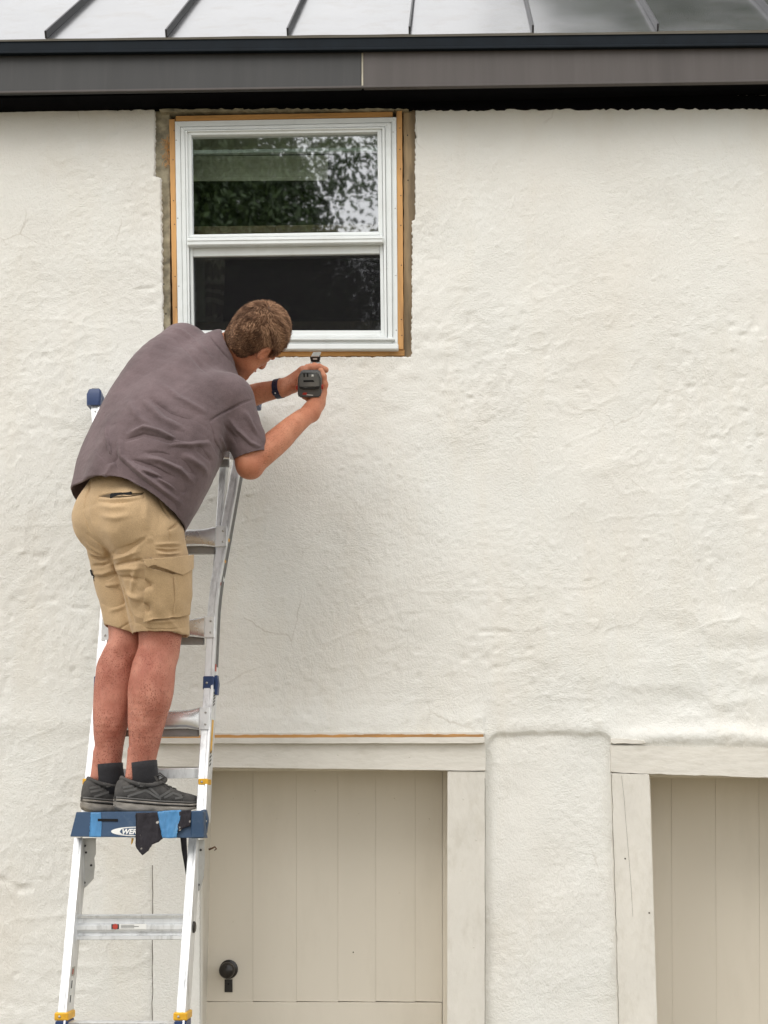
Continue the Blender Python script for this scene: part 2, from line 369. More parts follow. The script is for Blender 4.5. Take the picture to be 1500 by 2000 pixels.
def build_wall():
    h = 0.0068
    xs = np.concatenate([np.linspace(-6, -2.2, 40)[:-1], np.arange(-2.2, 2.0, h), np.linspace(2.0, 6, 40)])
    zs = np.concatenate([np.linspace(-0.05, 0.6, 30)[:-1], np.arange(0.6, ZTOP, h), [ZTOP]])
    X, Z = np.meshgrid(xs, zs, indexing='ij')
    # relief: hand-laid plaster over stone, in metres towards the viewer
    big = 0.010 * vnoise(X * 1.1, Z * 1.3, 1) + 0.005 * vnoise(X * 2.7, Z * 3.1, 2) + 0.0022 * vnoise(X * 6.3, Z * 7.0, 3)
    ang = vnoise(X * 0.9, Z * 0.9, 4) * 1.6
    def stroke(a, fu, fv, s):
        u = X * np.cos(a) + Z * np.sin(a); v = -X * np.sin(a) + Z * np.cos(a)
        wob = 0.35 * vnoise(X * 14, Z * 14, s + 9)
        return vnoise(u * fu + wob, v * fv + wob, s)
    m1 = sstep(-0.15, 0.25, vnoise(X * 1.9, Z * 1.9, 21)); m2 = 1 - m1
    fine = m1 * stroke(0.9, 14, 36, 5) + m2 * stroke(-0.5, 13, 33, 6)
    fine += 0.9 * (m2 * stroke(1.3, 22, 52, 7) + m1 * stroke(0.2, 22, 56, 8))
    pat = sstep(-0.2, 0.5, vnoise(X * 2.3, Z * 2.0, 31))
    relief = big + (0.0003 + 0.0007 * pat) * fine
    rid = 1 - np.abs(vnoise(X * 5.5, Z * 7.5, 41)) * 2          # ridge lines like lifted trowel edges
    relief += 0.0045 * np.clip(rid - 0.80, 0, 1) * sstep(0.1, 0.6, vnoise(X * 1.4, Z * 1.6, 42)) * 2
    relief += 0.0012 * vnoise(X * 38, Z * 44, 51) * pat ** 2 * sstep(-0.2, 0.4, vnoise(X * 3.7, Z * 3.1, 53)) + 0.0012 * vnoise(X * 75, Z * 75, 52) * (0.3 + 0.7 * sstep(-0.3, 0.3, vnoise(X * 2.7, Z * 3.5, 54)))
    pits = np.clip(vnoise(X * 24, Z * 30, 61) - 0.62, 0, 1); relief -= 0.009 * pits * (0.3 + pat)
    tr2 = 1 - np.abs(vnoise(X * 9 + Z * 5, Z * 10 - X * 4, 44)) * 2
    relief += 0.0050 * np.clip(tr2 - 0.78, 0, 1) * sstep(0.0, 0.5, vnoise(X * 2.1, Z * 2.4, 45)) * 2
    chip = np.clip(vnoise(X * 55, Z * 60, 63) - 0.70, 0, 1) * sstep(-0.1, 0.4, vnoise(X * 3, Z * 3, 64)); relief += 0.012 * chip
    # lower right is lumpier
    lump = sstep(0.1, 0.9, X) * sstep(2.6, 1.9, Z) * sstep(1.6, 1.95, Z)
    relief += lump * (0.006 * vnoise(X * 4.0, Z * 11, 71) + 0.0035 * vnoise(X * 8, Z * 19, 72))
    # plaster panel between the doors set back, under a rolled lip with rounded corners
    pl = P(948, 1432, 0); pr = P(1196, 1432, 0)
    rx = 0.055
    zt = pl.z + 0.016 * vnoise(X * 7, Z * 0, 81) + 0.006 * vnoise(X * 30, Z * 0, 82)
    zl = zt - rx * np.clip(1 - (X - pl.x) / rx, 0, 1) ** 2.4 - rx * 0.6 * np.clip(1 - (pr.x - X) / rx, 0, 1) ** 2.4
    inx = (X > pl.x - 0.03) & (X < pr.x + 0.10)
    rec = sstep(0.0, 0.016, zl - Z) * inx
    relief -= (0.011 + 0.004 * vnoise(X * 7, Z * 7, 86)) * rec
    lip = np.exp(-((Z - zl - 0.02) / 0.03) ** 2) * sstep(pl.x, pl.x + .12, X)
    relief += 0.004 * lip
    hd = P(1240, 1462, 0)
    relief += 0.020 * np.exp(-((Z - hd.z - 0.035 - 0.01 * vnoise(X * 6, Z * 0, 83)) / 0.04) ** 2) * sstep(hd.x - 0.15, hd.x + 0.05, X)
    dl = P(430, 1438, 0)
    relief += 0.006 * np.exp(-((Z - dl.z - 0.05) / 0.05) ** 2) * (X < pl.x)
    # coarser plaster patched in round the window
    c = P(830, 720, 0); relief += 0.003 * vnoise(X * 20, Z * 24, 91) * np.exp(-(((X - c.x) / 0.45) ** 2 + ((Z - c.z) / 0.22) ** 2))
    keep = np.ones((len(xs) - 1, len(zs) - 1), bool)
    cx = (X[:-1, :-1] + X[1:, 1:]) / 2; cz = (Z[:-1, :-1] + Z[1:, 1:]) / 2
    for poly in OPENW.values(): keep &= ~inside(poly, cx, cz)
    # the ragged plaster edge under the eave
    idx = np.arange(X.size).reshape(X.shape)
    adj = np.zeros(X.shape, int)
    for a in (0, 1):
        for b in (0, 1): adj[a:a + keep.shape[0], b:b + keep.shape[1]] += keep
    full = np.full(X.shape, 4); full[0] //= 2; full[-1] //= 2; full[:, 0] //= 2; full[:, -1] //= 2
    bnd = (adj > 0) & (adj < full)
    bx, bz = X[bnd], Z[bnd]
    best = np.full(bx.shape, 1e9); sx, sz = bx.copy(), bz.copy()
    for poly in OPENW.values():
        d, qx, qz = seg_nearest(poly, bx, bz); m = d < best; best[m] = d[m]; sx[m] = qx[m]; sz[m] = qz[m]
    m = best < 0.012
    X2 = X.copy(); Z2 = Z.copy()
    tx = bx.copy(); tz = bz.copy(); tx[m] = sx[m] + RNG.normal(0, 0.0020, m.sum()); tz[m] = sz[m] + RNG.normal(0, 0.0012, m.sum())
    X2[bnd] = tx; Z2[bnd] = tz
    V = np.stack([X2.ravel(), -relief.ravel(), Z2.ravel()], 1)
    F = np.stack([idx[:-1, :-1][keep], idx[1:, :-1][keep], idx[1:, 1:][keep], idx[:-1, 1:][keep]], 1)
    # returns into the openings
    k = np.pad(keep, 1)
    bv = np.full(X.size, -1); newv = []; nf = []
    def back(i):
        if bv[i] < 0: bv[i] = len(V) + len(newv); newv.append((V[i, 0], 0.11, V[i, 2]))
        return bv[i]
    I, J = np.nonzero(keep)
    for i, j in zip(I, J):
        for (di, dj, a, b) in ((-1, 0, (0, 1), (0, 0)), (1, 0, (1, 0), (1, 1)), (0, -1, (0, 0), (1, 0)), (0, 1, (1, 1), (0, 1))):
            if not k[i + 1 + di, j + 1 + dj] and 0 < i < keep.shape[0] - 1 and 0 < j < keep.shape[1] - 1:
                p, q = idx[i + a[0], j + a[1]], idx[i + b[0], j + b[1]]
                nf.append((q, p, back(p), back(q)))
    V = np.concatenate([V, np.array(newv)]); F = np.concatenate([F, np.array(nf)])
    used = np.zeros(len(V), bool); used[F.ravel()] = True
    remap = np.cumsum(used) - 1
    o = mk('wall', V[used], remap[F], M['stucco'], house, smooth=True)
    return o
build_wall()
tag(bpy.data.objects['wall'], 'white hand-trowelled stucco wall')
# the rest of the shell, so the house is a closed volume
for nm, lo, hi in (('side_wall', (-6.0, 0.0, 0), (-5.8, 8.0, ZTOP)), ('side_wall', (5.8, 0.0, 0), (6.0, 8.0, ZTOP)), ('rear_wall', (-5.8, 7.8, 0), (5.8, 8.0, ZTOP))):
    box(nm, lo, hi, M['stucco'], house)
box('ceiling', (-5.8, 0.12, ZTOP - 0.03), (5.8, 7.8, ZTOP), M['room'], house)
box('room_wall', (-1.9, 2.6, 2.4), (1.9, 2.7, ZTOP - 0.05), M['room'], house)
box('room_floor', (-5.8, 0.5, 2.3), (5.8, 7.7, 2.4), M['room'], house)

# ------------------------------------------------------------------ eave and roof
OV = -0.156
def eave(px, l, r): return l + (r - l) * px / 1500.0     # measured eave lines, left and right end of the photo
def yline(a, b): return lambda px: eave(px, a, b)
f_bot, f_top, d_bot, d_top = yline(180.5, 158), yline(105, 90), yline(104, 88.5), yline(76, 60)
LX, RX = -1450, 2950
slab('fascia_board', [(LX, f_top(LX)), (706, f_top(706)), (706, f_bot(706)), (LX, f_bot(LX))], OV, 0.03, M['fascia'], house, 0.003)
slab('fascia_board', [(709.5, f_top(709)), (RX, f_top(RX)), (RX, f_bot(RX)), (709.5, f_bot(709))], OV - 0.004, 0.03, M['fascia_b'], house, 0.003)
slab('fascia_joint', [(706, f_top(706)), (709.5, f_top(709)), (709.5, f_bot(709)), (706, f_bot(706))], OV + 0.004, 0.012, M['gap'], house, 0)
slab('fascia_lip', [(LX, f_bot(LX) - 3), (RX, f_bot(RX) - 3), (RX, f_bot(RX) + 1), (LX, f_bot(LX) + 1)], OV - 0.009, 0.008, M['fascia_b'], house, 0.001)
zs_ = P(750, f_bot(750), OV).z
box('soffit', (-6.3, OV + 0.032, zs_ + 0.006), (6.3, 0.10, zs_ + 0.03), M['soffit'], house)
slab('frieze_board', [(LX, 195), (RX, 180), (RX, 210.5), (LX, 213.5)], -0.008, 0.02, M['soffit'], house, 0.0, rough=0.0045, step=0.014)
roof = empty('roof', P(750, 70, OV), house)
slab('drip_edge', [(LX, d_top(LX)), (RX, d_top(RX)), (RX, d_bot(RX)), (LX, d_bot(LX))], OV - 0.022, 0.05, M['drip'], roof, 0.004)
slab('drip_lip', [(LX, d_bot(LX) - 4.5), (RX, d_bot(RX) - 4.5), (RX, d_bot(RX) + .5), (LX, d_bot(LX) + .5)], OV - 0.028, 0.02, M['drip'], roof, 0.002)
PITCH = R(40)
up = Vector((0, math.cos(PITCH), math.sin(PITCH))); rn = Vector((0, -math.sin(PITCH), math.cos(PITCH)))
eL = P(0, 76.5, OV - 0.03); eR = P(1500, 59, OV - 0.03)
ed = (eR - eL) / (eR.x - eL.x)
def eavept(x): return eL + ed * (x - eL.x)
SLOPE = 5.4
seamx = [P(px, 70, OV - 0.03).x for px in (90, 325, 562, 800, 1041, 1285)]
gap = (seamx[-1] - seamx[0]) / 5
seamx = [seamx[0] - gap * k for k in range(7, 0, -1)] + seamx + [seamx[-1] + gap * k for k in range(1, 8)]
for a, b in zip(seamx[:-1], seamx[1:]):
    bm = bmesh.new()
    nx, ny = 12, 26
    grid = []
    ph = random.uniform(0, 9)
    for i in range(nx + 1):
        u = i / nx; x = a + (b - a) * u
        col = []
        for j in range(ny + 1):
            v = (j / ny) ** 1.6 * SLOPE
            wob = 0.0022 * float(vnoise(u * 2.3 + ph, v * 1.7, 5)) + 0.0016 * math.sin(u * math.pi) * math.sin(v * 5 + ph)
            col.append(bm.verts.new(eavept(x) + up * v + rn * wob))
        grid.append(col)
    for i in range(nx):
        for j in range(ny): bm.faces.new((grid[i][j], grid[i + 1][j], grid[i + 1][j + 1], grid[i][j + 1]))
    low = [bm.verts.new(eavept(a + (b - a) * i / nx) - Vector((0, -0.004, 0.008))) for i in range(nx + 1)]
    for i in range(nx): bm.faces.new((low[i], low[i + 1], grid[i + 1][0], grid[i][0]))
    o = from_bm('roof_panel', bm, M['roof'], roof, smooth=True)
    o.data.set_sharp_from_angle(angle=R(40))
for x in seamx:
    p = eavept(x) + rn * 0.0
    hgt, th = 0.030, 0.004
    q = [p - Vector((th, 0, 0)), p + Vector((th, 0, 0)), p + Vector((th, 0, 0)) + rn * hgt + up * 0.004, p + Vector((-th, 0, 0)) + rn * hgt + up * 0.004]
    bm = bmesh.new(); bm_poly(bm, q, up * SLOPE, 0.0012)
    from_bm('standing_seam', bm, M['roof_seam'], roof)
# rear slope of the roof
top = eavept(0) + up * SLOPE
mk('rear_slope', [(-6.4, top.y, top.z), (6.4, top.y, top.z), (6.4, 8.4, ZTOP), (-6.4, 8.4, ZTOP)], [(0, 1, 2, 3)], M['roof'], roof)

# ------------------------------------------------------------------ window
win = empty('window', P(560, 690, 0), house)
# exposed structure round the frame
slab('lintel_strip', [(309, 206), (803, 199), (803, 212), (800, 214), (312, 218)], -0.006, 0.06, M['greywood'], win, 0.002, rough=0.0025, step=0.012)
slab('rough_stud', [(303, 217), (331, 216), (333, 700), (314, 700), (314, 349), (304, 344)], 0.022, 0.07, M['greywood'], win, 0.002, rough=0.001)
slab('rough_stud', [(788, 214), (811, 214), (811, 428), (806, 431), (805, 698), (789, 698)], 0.022, 0.07, M['rawwood'], win, 0.002, rough=0.001)
slab('rough_sill', [(333, 690), (789, 688), (789, 699), (333, 700)], 0.03, 0.07, M['greywood'], win, 0.002, rough=0.001)
box('dark_gap', P(322, 700, .095), P(800, 214, .14), M['slot'], win) if False else None
slab('furring_strip', [(343, 226.5), (767, 218), (767, 228), (343, 237)], 0.006, 0.04, M['newwood_h'], win, 0.001)
slab('furring_strip', [(330.5, 233), (341, 232), (347.5, 690), (338.5, 690)], 0.004, 0.04, M['newwood'], win, 0.001, rough=0.0006)
slab('furring_strip', [(774.5, 217), (785, 216), (788, 682), (777, 682)], 0.004, 0.04, M['newwood'], win, 0.001, rough=0.0006)
slab('furring_strip', [(345, 683.5), (790, 682.5), (790, 694), (345, 696.5)], 0.010, 0.04, M['newwood_h'], win, 0.001, rough=0.0015)
# a tuft of old oakum by the left strip
bm = bmesh.new()
for k in range(60):
    a = P(random.gauss(327, 2.2), random.uniform(268, 322), 0.012)
    path = [a]
    for q in range(3): path.append(path[-1] + Vector((random.uniform(-.012, .012), random.uniform(-.004, .003), random.uniform(-.016, .012))))
    V, F = tube(path, 0.0008, 4)
    vs = [bm.verts.new(v) for v in V]
    for f in F: bm.faces.new([vs[i] for i in f])
o = from_bm('oakum_tuft', bm, M['newwood'], win); o['kind'] = 'stuff'
# outer vinyl flange: a ring built from four lengths
def ring(name, o4, i4, Yf, depth, mat, parent, bevel=0.0015):
    """four mitred lengths between two measured quadrilaterals"""
    for k in range(4):
        a, b = o4[k], o4[(k + 1) % 4]; c, d = i4[(k + 1) % 4], i4[k]
        slab(name, [a, b, c, d], Yf, depth, mat, parent, bevel)
ring('frame', [(341.5, 237), (774, 228.5), (777, 682), (348, 682)], [(352, 248), (764, 239), (767, 672), (358, 672)], 0.000, 0.05, M['vinyl'], win)
ring('frame_track', [(352.5, 248.5), (763.5, 239.5), (766.5, 671.5), (358.5, 671.5)], [(361, 254), (752, 247), (757, 660), (367, 660)], -0.010, 0.05, M['vinyl'], win)
ring('inner_frame', [(361.5, 254.5), (751.5, 247.5), (756, 659), (367.5, 659)], [(366, 257), (746, 251), (751, 654), (371, 654)], -0.016, 0.045, M['vinyl'], win)
# sill nose
slab('window_sill', [(345, 671), (778, 671), (778, 682), (345, 682.5)], -0.020, 0.05, M['vinyl'], win, 0.003)
slab('window_sill', [(350, 659), (770, 659), (772, 664), (350, 664)], -0.024, 0.06, M['vinyl'], win, 0.002)
# upper sash
ring('upper_sash', [(366.5, 257.5), (745.5, 251.5), (748, 461), (368, 465)], [(373.5, 264), (737, 257.5), (739, 452), (376, 458)], -0.008, 0.035, M['vinyl'], win)
slab('meeting_rail', [(364.5, 464), (747, 459), (749, 463), (749, 474), (365, 479.5)], -0.030, 0.03, M['vinyl'], win, 0.004)
slab('meeting_rail', [(370, 460), (742, 455.5), (742, 459), (370, 464)], -0.020, 0.025, M['vinyl'], win, 0.001)
slab('meeting_rail', [(366, 468.5), (748, 463.8), (748, 465.6), (366, 470.3)], -0.033, 0.005, M['vinyl'], win, 0.0006)
# lower sash
slab('lower_sash', [(372, 482.5), (742, 476), (742, 495), (372, 501)], 0.004, 0.03, M['vinyl'], win, 0.002)
slab('lower_sash', [(370.5, 481), (376, 481), (379, 655), (373.5, 655)], -0.002, 0.03, M['vinyl'], win, 0.001)
slab('lower_sash', [(742, 476), (748, 476), (751, 655), (744, 655)], -0.002, 0.03, M['vinyl'], win, 0.001)
slab('lower_sash', [(373, 645), (744, 645), (744, 655), (373, 656)], -0.004, 0.03, M['vinyl'], win, 0.002)
# glass
gl, gnt, gb = new_mat('window_glass')
for n_ in list(gnt.nodes): gnt.nodes.remove(n_)
go = N(gnt, 'ShaderNodeOutputMaterial'); gx = N(gnt, 'ShaderNodeMixShader'); gt = N(gnt, 'ShaderNodeBsdfTransparent'); gg = N(gnt, 'ShaderNodeBsdfGlossy')
gg.inputs['Roughness'].default_value = 0.020; gg.inputs['Color'].default_value = (0.95, 0.97, 1.0, 1); gt.inputs['Color'].default_value = (0.80, 0.84, 0.81, 1)
fr = N(gnt, 'ShaderNodeFresnel'); fr.inputs['IOR'].default_value = 4.6
geo = N(gnt, 'ShaderNodeNewGeometry'); gfm = N(gnt, 'ShaderNodeMath', operation='SUBTRACT'); gfm.inputs[0].default_value = 1.0; gfm.use_clamp = True
gmul = N(gnt, 'ShaderNodeMath', operation='MULTIPLY')
gnt.links.new(geo.outputs['Backfacing'], gfm.inputs[1]); gnt.links.new(fr.outputs[0], gmul.inputs[0]); gnt.links.new(gfm.outputs[0], gmul.inputs[1])
gn = N(gnt, 'ShaderNodeTexNoise'); gn.inputs['Scale'].default_value = 2.2; gn.inputs['Detail'].default_value = 2
gtc = N(gnt, 'ShaderNodeTexCoord'); gbp = N(gnt, 'ShaderNodeBump'); gbp.inputs['Strength'].default_value = 0.04; gbp.inputs['Distance'].default_value = 0.02
gnt.links.new(gtc.outputs['Object'], gn.inputs['Vector']); gnt.links.new(gn.outputs['Fac'], gbp.inputs['Height']); gnt.links.new(gbp.outputs[0], gg.inputs['Normal'])
gnt.links.new(gmul.outputs[0], gx.inputs[0]); gnt.links.new(gt.outputs[0], gx.inputs[1]); gnt.links.new(gg.outputs[0], gx.inputs[2]); gnt.links.new(gx.outputs[0], go.inputs[0])
slab('pane', [(372, 262), (739, 255), (741, 455), (374, 461)], 0.012, 0.003, gl, win, 0)
slab('pane', [(374, 498), (744, 492), (746, 648), (376, 649)], 0.030, 0.003, gl, win, 0)
# insect screen: woven mesh, too fine to see as threads
sm, snt, sb = new_mat('insect_screen')
for n_ in list(snt.nodes): snt.nodes.remove(n_)
so = N(snt, 'ShaderNodeOutputMaterial'); sx_ = N(snt, 'ShaderNodeMixShader'); st_ = N(snt, 'ShaderNodeBsdfTransparent'); sdif = N(snt, 'ShaderNodeBsdfDiffuse')
sdif.inputs['Color'].default_value = (0.020, 0.019, 0.021, 1); sx_.inputs[0].default_value = 0.42
snt.links.new(st_.outputs[0], sx_.inputs[1]); snt.links.new(sdif.outputs[0], sx_.inputs[2]); snt.links.new(sx_.outputs[0], so.inputs[0])
slab('insect_screen', [(375, 500), (743, 494), (745, 646), (377, 647)], 0.018, 0.0006, sm, win, 0)
# things behind the glass
slab('blind_rail', [(372, 293), (739, 287), (739, 294.5), (372, 301)], 0.020, 0.02, M['vinyl'], win, 0.002)
slab('blind_headbox', [(360, 250), (752, 243), (752, 286), (360, 293)], 0.10, 0.03, M['blind'], win, 0.003)
for k in range(6):
    y0 = 305 + k * 8.0
    slab('blind_slat', [(360, y0), (640, y0 - 2), (640, y0 + 6.8), (360, y0 + 8.6)], 0.10 + 0.002 * (k % 2), 0.006, M['blind'], win, 0.001)
slab('inner_rail', [(370, 442), (745, 437), (745, 452), (370, 458)], 0.065, 0.03, M['brownrail'], win, 0.003)
slab('inner_rail', [(370, 628), (748, 627), (748, 643), (370, 645)], 0.07, 0.03, M['brownrail'], win, 0.003)
slab('inner_jamb', [(372, 498), (398, 498), (401, 640), (374, 640)], 0.09, 0.02, M['blind'], win, 0.002)
# curtain with a scroll pattern
cm, cnt, cb = new_mat('patterned_curtain')
ctc = N(cnt, 'ShaderNodeTexCoord'); cw = N(cnt, 'ShaderNodeTexWave'); cw.wave_type = 'RINGS'; cw.inputs['Scale'].default_value = 6; cw.inputs['Distortion'].default_value = 9; cw.inputs['Detail'].default_value = 1
cr_ = N(cnt, 'ShaderNodeValToRGB'); cr_.color_ramp.elements[0].position = .55; cr_.color_ramp.elements[0].color = (.30, .23, .19, 1); cr_.color_ramp.elements[1].position = .65; cr_.color_ramp.elements[1].color = (.75, .68, .58, 1)
cnt.links.new(ctc.outputs['Object'], cw.inputs['Vector']); cnt.links.new(cw.outputs['Fac'], cr_.inputs['Fac']); cnt.links.new(cr_.outputs[0], cb.inputs['Base Color']); cb.inputs['Roughness'].default_value = .9
a, b = P(400, 495, .13), P(436, 660, .13)
bm = bmesh.new(); cols = []
for i in range(25):
    x = a.x + (b.x - a.x) * i / 24; y = .13 + .012 * math.sin(i * .8)
    cols.append((bm.verts.new((x, y, a.z)), bm.verts.new((x + .006 * math.sin(i), y + .004, b.z))))
for i in range(24): bm.faces.new((cols[i][0], cols[i][1], cols[i + 1][1], cols[i + 1][0]))
o = from_bm('curtain', bm, cm, win, True)
md = o.modifiers.new('thick', 'SOLIDIFY'); md.thickness = 0.002
# nail heads on the strips and flange
def dome(name, p, r, mat, parent, ax=(0, -1, 0), h=0.5):
    return mk_fix(name, lathe(p, ax, [(0, r), (r * h * .6, r * .85), (r * h, r * .4), (r * h * 1.05, r * .05)], 8), mat, parent)
for px, py in ((340, 255), (338, 312), (339, 392), (341, 438), (342, 540), (344, 600), (781, 250), (781, 292), (782, 330), (783, 382), (783, 440), (784, 518), (784, 624), (785, 655)):
    dome('nail_head', P(px, py, 0.0037), 0.0024, M['black_iron'], win)
for px, py in ((344, 274), (347, 426), (349, 559), (768, 258), (772, 407), (773, 538), (774, 645)):
    dome('screw_head', P(px, py, -0.0003), 0.0028, M['galv'], win)
for px, py in ((320, 555), (324, 613), (796, 264), (797, 352)):
    dome('nail_head', P(px, py, 0.0215), 0.003, M['black_iron'], win)

# ------------------------------------------------------------------ left door
door = empty('door', P(640, 2240, DOOR_Y), house)
tag(door, 'beige plank door behind the ladder with black knob')
edges = [398, 494, 579, 660, 734, 811, 864]
YB = 2430
for i, (a, b) in enumerate(zip(edges[:-1], edges[1:])):
    slab('plank', [(a + .1, 1470), (b - .1, 1470), (b - .1, 1956.8), (a + .1, 1955.4)], DOOR_Y + random.uniform(-.001, .001), 0.03, M['door'], door, 0.0003)
slab('bottom_rail', [(398, 1957), (863.5, 1958.5), (863.5, YB), (398, YB)], DOOR_Y - 0.008, 0.04, M['door'], door, 0.002)
slab('backing', [(392, 1468), (870, 1468), (870, YB), (392, YB)], DOOR_Y + 0.034, 0.02, M['door'], door, 0)
kc = P(447, 1893, DOOR_Y)
mk_fix('rosette', lathe(kc, (0, -1, 0), [(0, .035), (.004, .035), (.007, .030), (.008, .012)], 24), M['black_iron'], door, angle=30)
mk_fix('knob', lathe(kc, (0, -1, 0), [(.006, .011), (.03, .011), (.034, .022), (.042, .029), (.052, .030), (.062, .025), (.067, .012), (.068, .002)], 24), M['black_iron'], door)
slab('keyhole_plate', [(438.5, 1913), (454, 1913), (454, 1938), (438.5, 1938)], DOOR_Y - .004, .004, M['black_iron'], door, .001)
dome('keyhole', P(446, 1922, DOOR_Y - .0041), .003, M['slot'], door, h=.2)
# frame round the left door
hd_l = lambda x: 1452 - (x - 400) * .006
doorway = empty('door_frame', P(640, 2240, 0), house)
slab('header_board', [(301, 1452), (948.5, 1450), (948.5, 1505.5), (301, 1497)], -0.022, 0.05, M['paint_h'], doorway, 0.002, rough=0.0006, step=.05)
slab('raw_strip', [(301, 1436), (944, 1434), (944, 1441), (301, 1443)], -0.030, 0.05, M['newwood_h'], doorway, 0.001, rough=0.0018, step=.012)
slab('cap_moulding', [(299, 1441.5), (947, 1439.5), (947, 1451.5), (299, 1452)], -0.044, 0.06, M['paint_h'], doorway, 0.003, rough=0.0008, step=.03)
slab('plaster_bead', [(299, 1432), (947, 1430), (947, 1435), (299, 1437.5)], -0.026, 0.05, M['paint_h'], doorway, 0.002, rough=0.0012, step=.015)
slab('casing_board', [(874, 1506.2), (948, 1507.2), (948, YB), (873, YB)], -0.018, 0.05, M['paint'], doorway, 0.002, rough=0.0004, step=.04)
slab('casing_board', [(300, 1498), (391, 1499), (391.5, YB), (297, YB)], -0.012, 0.05, M['stucco'], doorway, 0.002, rough=0.0006, step=.04)
# deep jambs back to the door
jl = P(391.5, 1500, 0.034); jr = P(874, 1500, 0.034); jt = P(640, 1502, .034).z
box('jamb', (jl.x - .03, .034, -.02), (jl.x, DOOR_Y + .05, jt), M['paint'], doorway)
box('jamb', (jr.x, .034, -.02), (jr.x + .03, DOOR_Y + .05, jt), M['door'], doorway)
box('head_jamb', (jl.x - .03, .03, jt), (jr.x + .03, DOOR_Y + .05, jt + .03), M['door'], doorway)
slab('door_stop', [(864.5, 1475), (879, 1475), (879, YB), (864.5, YB)], DOOR_Y - .02, .03, M['door'], doorway, .002)
hk = P(414, 1657, .16)
mk_fix('hook', tube([hk + Vector((-.012, 0, -.004)), hk, hk + Vector((.012, -.006, .006)), hk + Vector((.018, -.006, -.002)), hk + Vector((.010, -.004, -.007))], [.004, .0035, .003, .003, .002], 6), M['rust'], doorway)
# hairline joints and splits in the old paint
def split(parent, pts, Y, w=.9):
    L_ = [(x - w * random.uniform(.3, .7), y) for x, y in pts]; R_ = [(x + w * random.uniform(.3, .7), y) for x, y in pts]
    slab('split', L_ + R_[::-1], Y, .002, M['crack'], parent, 0)
M['crack'] = simple('dark_crack', (.075, .06, .045), .95, var=.3)
split(doorway, [(297.5 + random.uniform(-.8, .8), y) for y in range(1690, 2100, 18)], -.0128, 1.1)
split(doorway, [(390.5, y) for y in range(1700, 2100, 60)], -.0128, .4)
split(doorway, [(947.6 + random.uniform(-.5, .5), y) for y in range(1520, 2100, 22)], -.0186, .7)
for px, py in ((905, 1560), (925, 1850), (900, 1700), (930, 1640), (540, 1475), (800, 1478), (660, 1474)):
    dome('nail_head', P(px, py, -.0186 if py > 1500 else -.0226), .0032, M['paint'], doorway, h=.35)
for px, py in ((455, 1560), (540, 1600), (615, 1545), (700, 1590), (770, 1560), (838, 1600), (455, 1800), (535, 1870), (690, 1860), (780, 1745)):
    dome('nail_head', P(px, py, DOOR_Y - .0015), .0026, M['crack' if px == 690 else 'door'], door, h=.3)
# ------------------------------------------------------------------ right door
D2Y = 0.40
door2 = empty('door', P(1480, 2240, D2Y), house)
tag(door2, 'beige plank door at the right edge, mostly out of frame')
for a, b in ((1235, 1311), (1311, 1397), (1397, 1482), (1482, 1566), (1566, 1650), (1650, 1730)):
    slab('plank', [(a + .2, 1470), (b - .2, 1470), (b + 4, YB), (a + 4, YB)], D2Y + random.uniform(-.001, .001), 0.03, M['door'], door2, 0.0003)
slab('backing', [(1230, 1468), (1735, 1468), (1740, YB), (1230, YB)], D2Y + 0.034, 0.02, M['door'], door2, 0)
dw2 = empty('door_frame', P(1480, 2240, 0), house)
slab('header_board', [(1193, 1455), (1760, 1468), (1760, 1527), (1193, 1508.5)], -0.020, 0.06, M['paint_h'], dw2, 0.003, rough=0.0015, step=.025)
slab('splinter', [(1193, 1442), (1258, 1446), (1262, 1452), (1193, 1452)], -0.026, 0.04, M['paint_h'], dw2, 0.002, rough=0.0015, step=.012)
slab('casing_board', [(1194, 1510.5), (1268, 1512), (1284, 2010), (1297, YB), (1224, YB), (1208, 2000)], -0.022, 0.06, M['paint'], dw2, 0.003, rough=0.0008, step=.03)
slab('casing_board', [(1690, 1525), (1766, 1527), (1785, YB), (1710, YB)], -0.022, 0.06, M['paint'], dw2, 0.003)
j2 = P(1270, 1515, .04); j3 = P(1695, 1515, .04)
b2 = P(1297, YB, .04)
mk_fix('jamb', ([Vector((j2.x - .03, .04, j2.z)), Vector((j2.x, .04, j2.z)), Vector((b2.x, .04, -.02)), Vector((b2.x - .03, .04, -.02)),
                 Vector((j2.x - .03, D2Y + .05, j2.z)), Vector((j2.x, D2Y + .05, j2.z)), Vector((b2.x, D2Y + .05, -.02)), Vector((b2.x - .03, D2Y + .05, -.02))],
                [(0, 1, 2, 3), (7, 6, 5, 4), (0, 4, 5, 1), (1, 5, 6, 2), (2, 6, 7, 3), (3, 7, 4, 0)]), M['door'], dw2, smooth=False)
box('jamb', (j3.x, .04, -.02), (j3.x + .03, D2Y + .05, j2.z), M['door'], dw2)
box('head_jamb', (j2.x - .03, .04, j2.z), (j3.x + .03, D2Y + .05, j2.z + .03), M['door'], dw2)

split(dw2, [(1214, 1515), (1219, 1560), (1222, 1600), (1227, 1660), (1232, 1720), (1236, 1790)], -.0226, .35)
split(dw2, [(1194.5 + (y - 1510) * .029 + random.uniform(-1, 1), y) for y in range(1512, 2060, 16)], -.0226, .8)
split(dw2, [(1193 + random.uniform(0, 1), 1506.5), (1196, 1510)], -.0206, 1.2)
for px, py in ((1221, 1677), (1268, 1783)):
    dome('nail_head', P(px, py, -.0226), .003, M['crack'], dw2, h=.3)
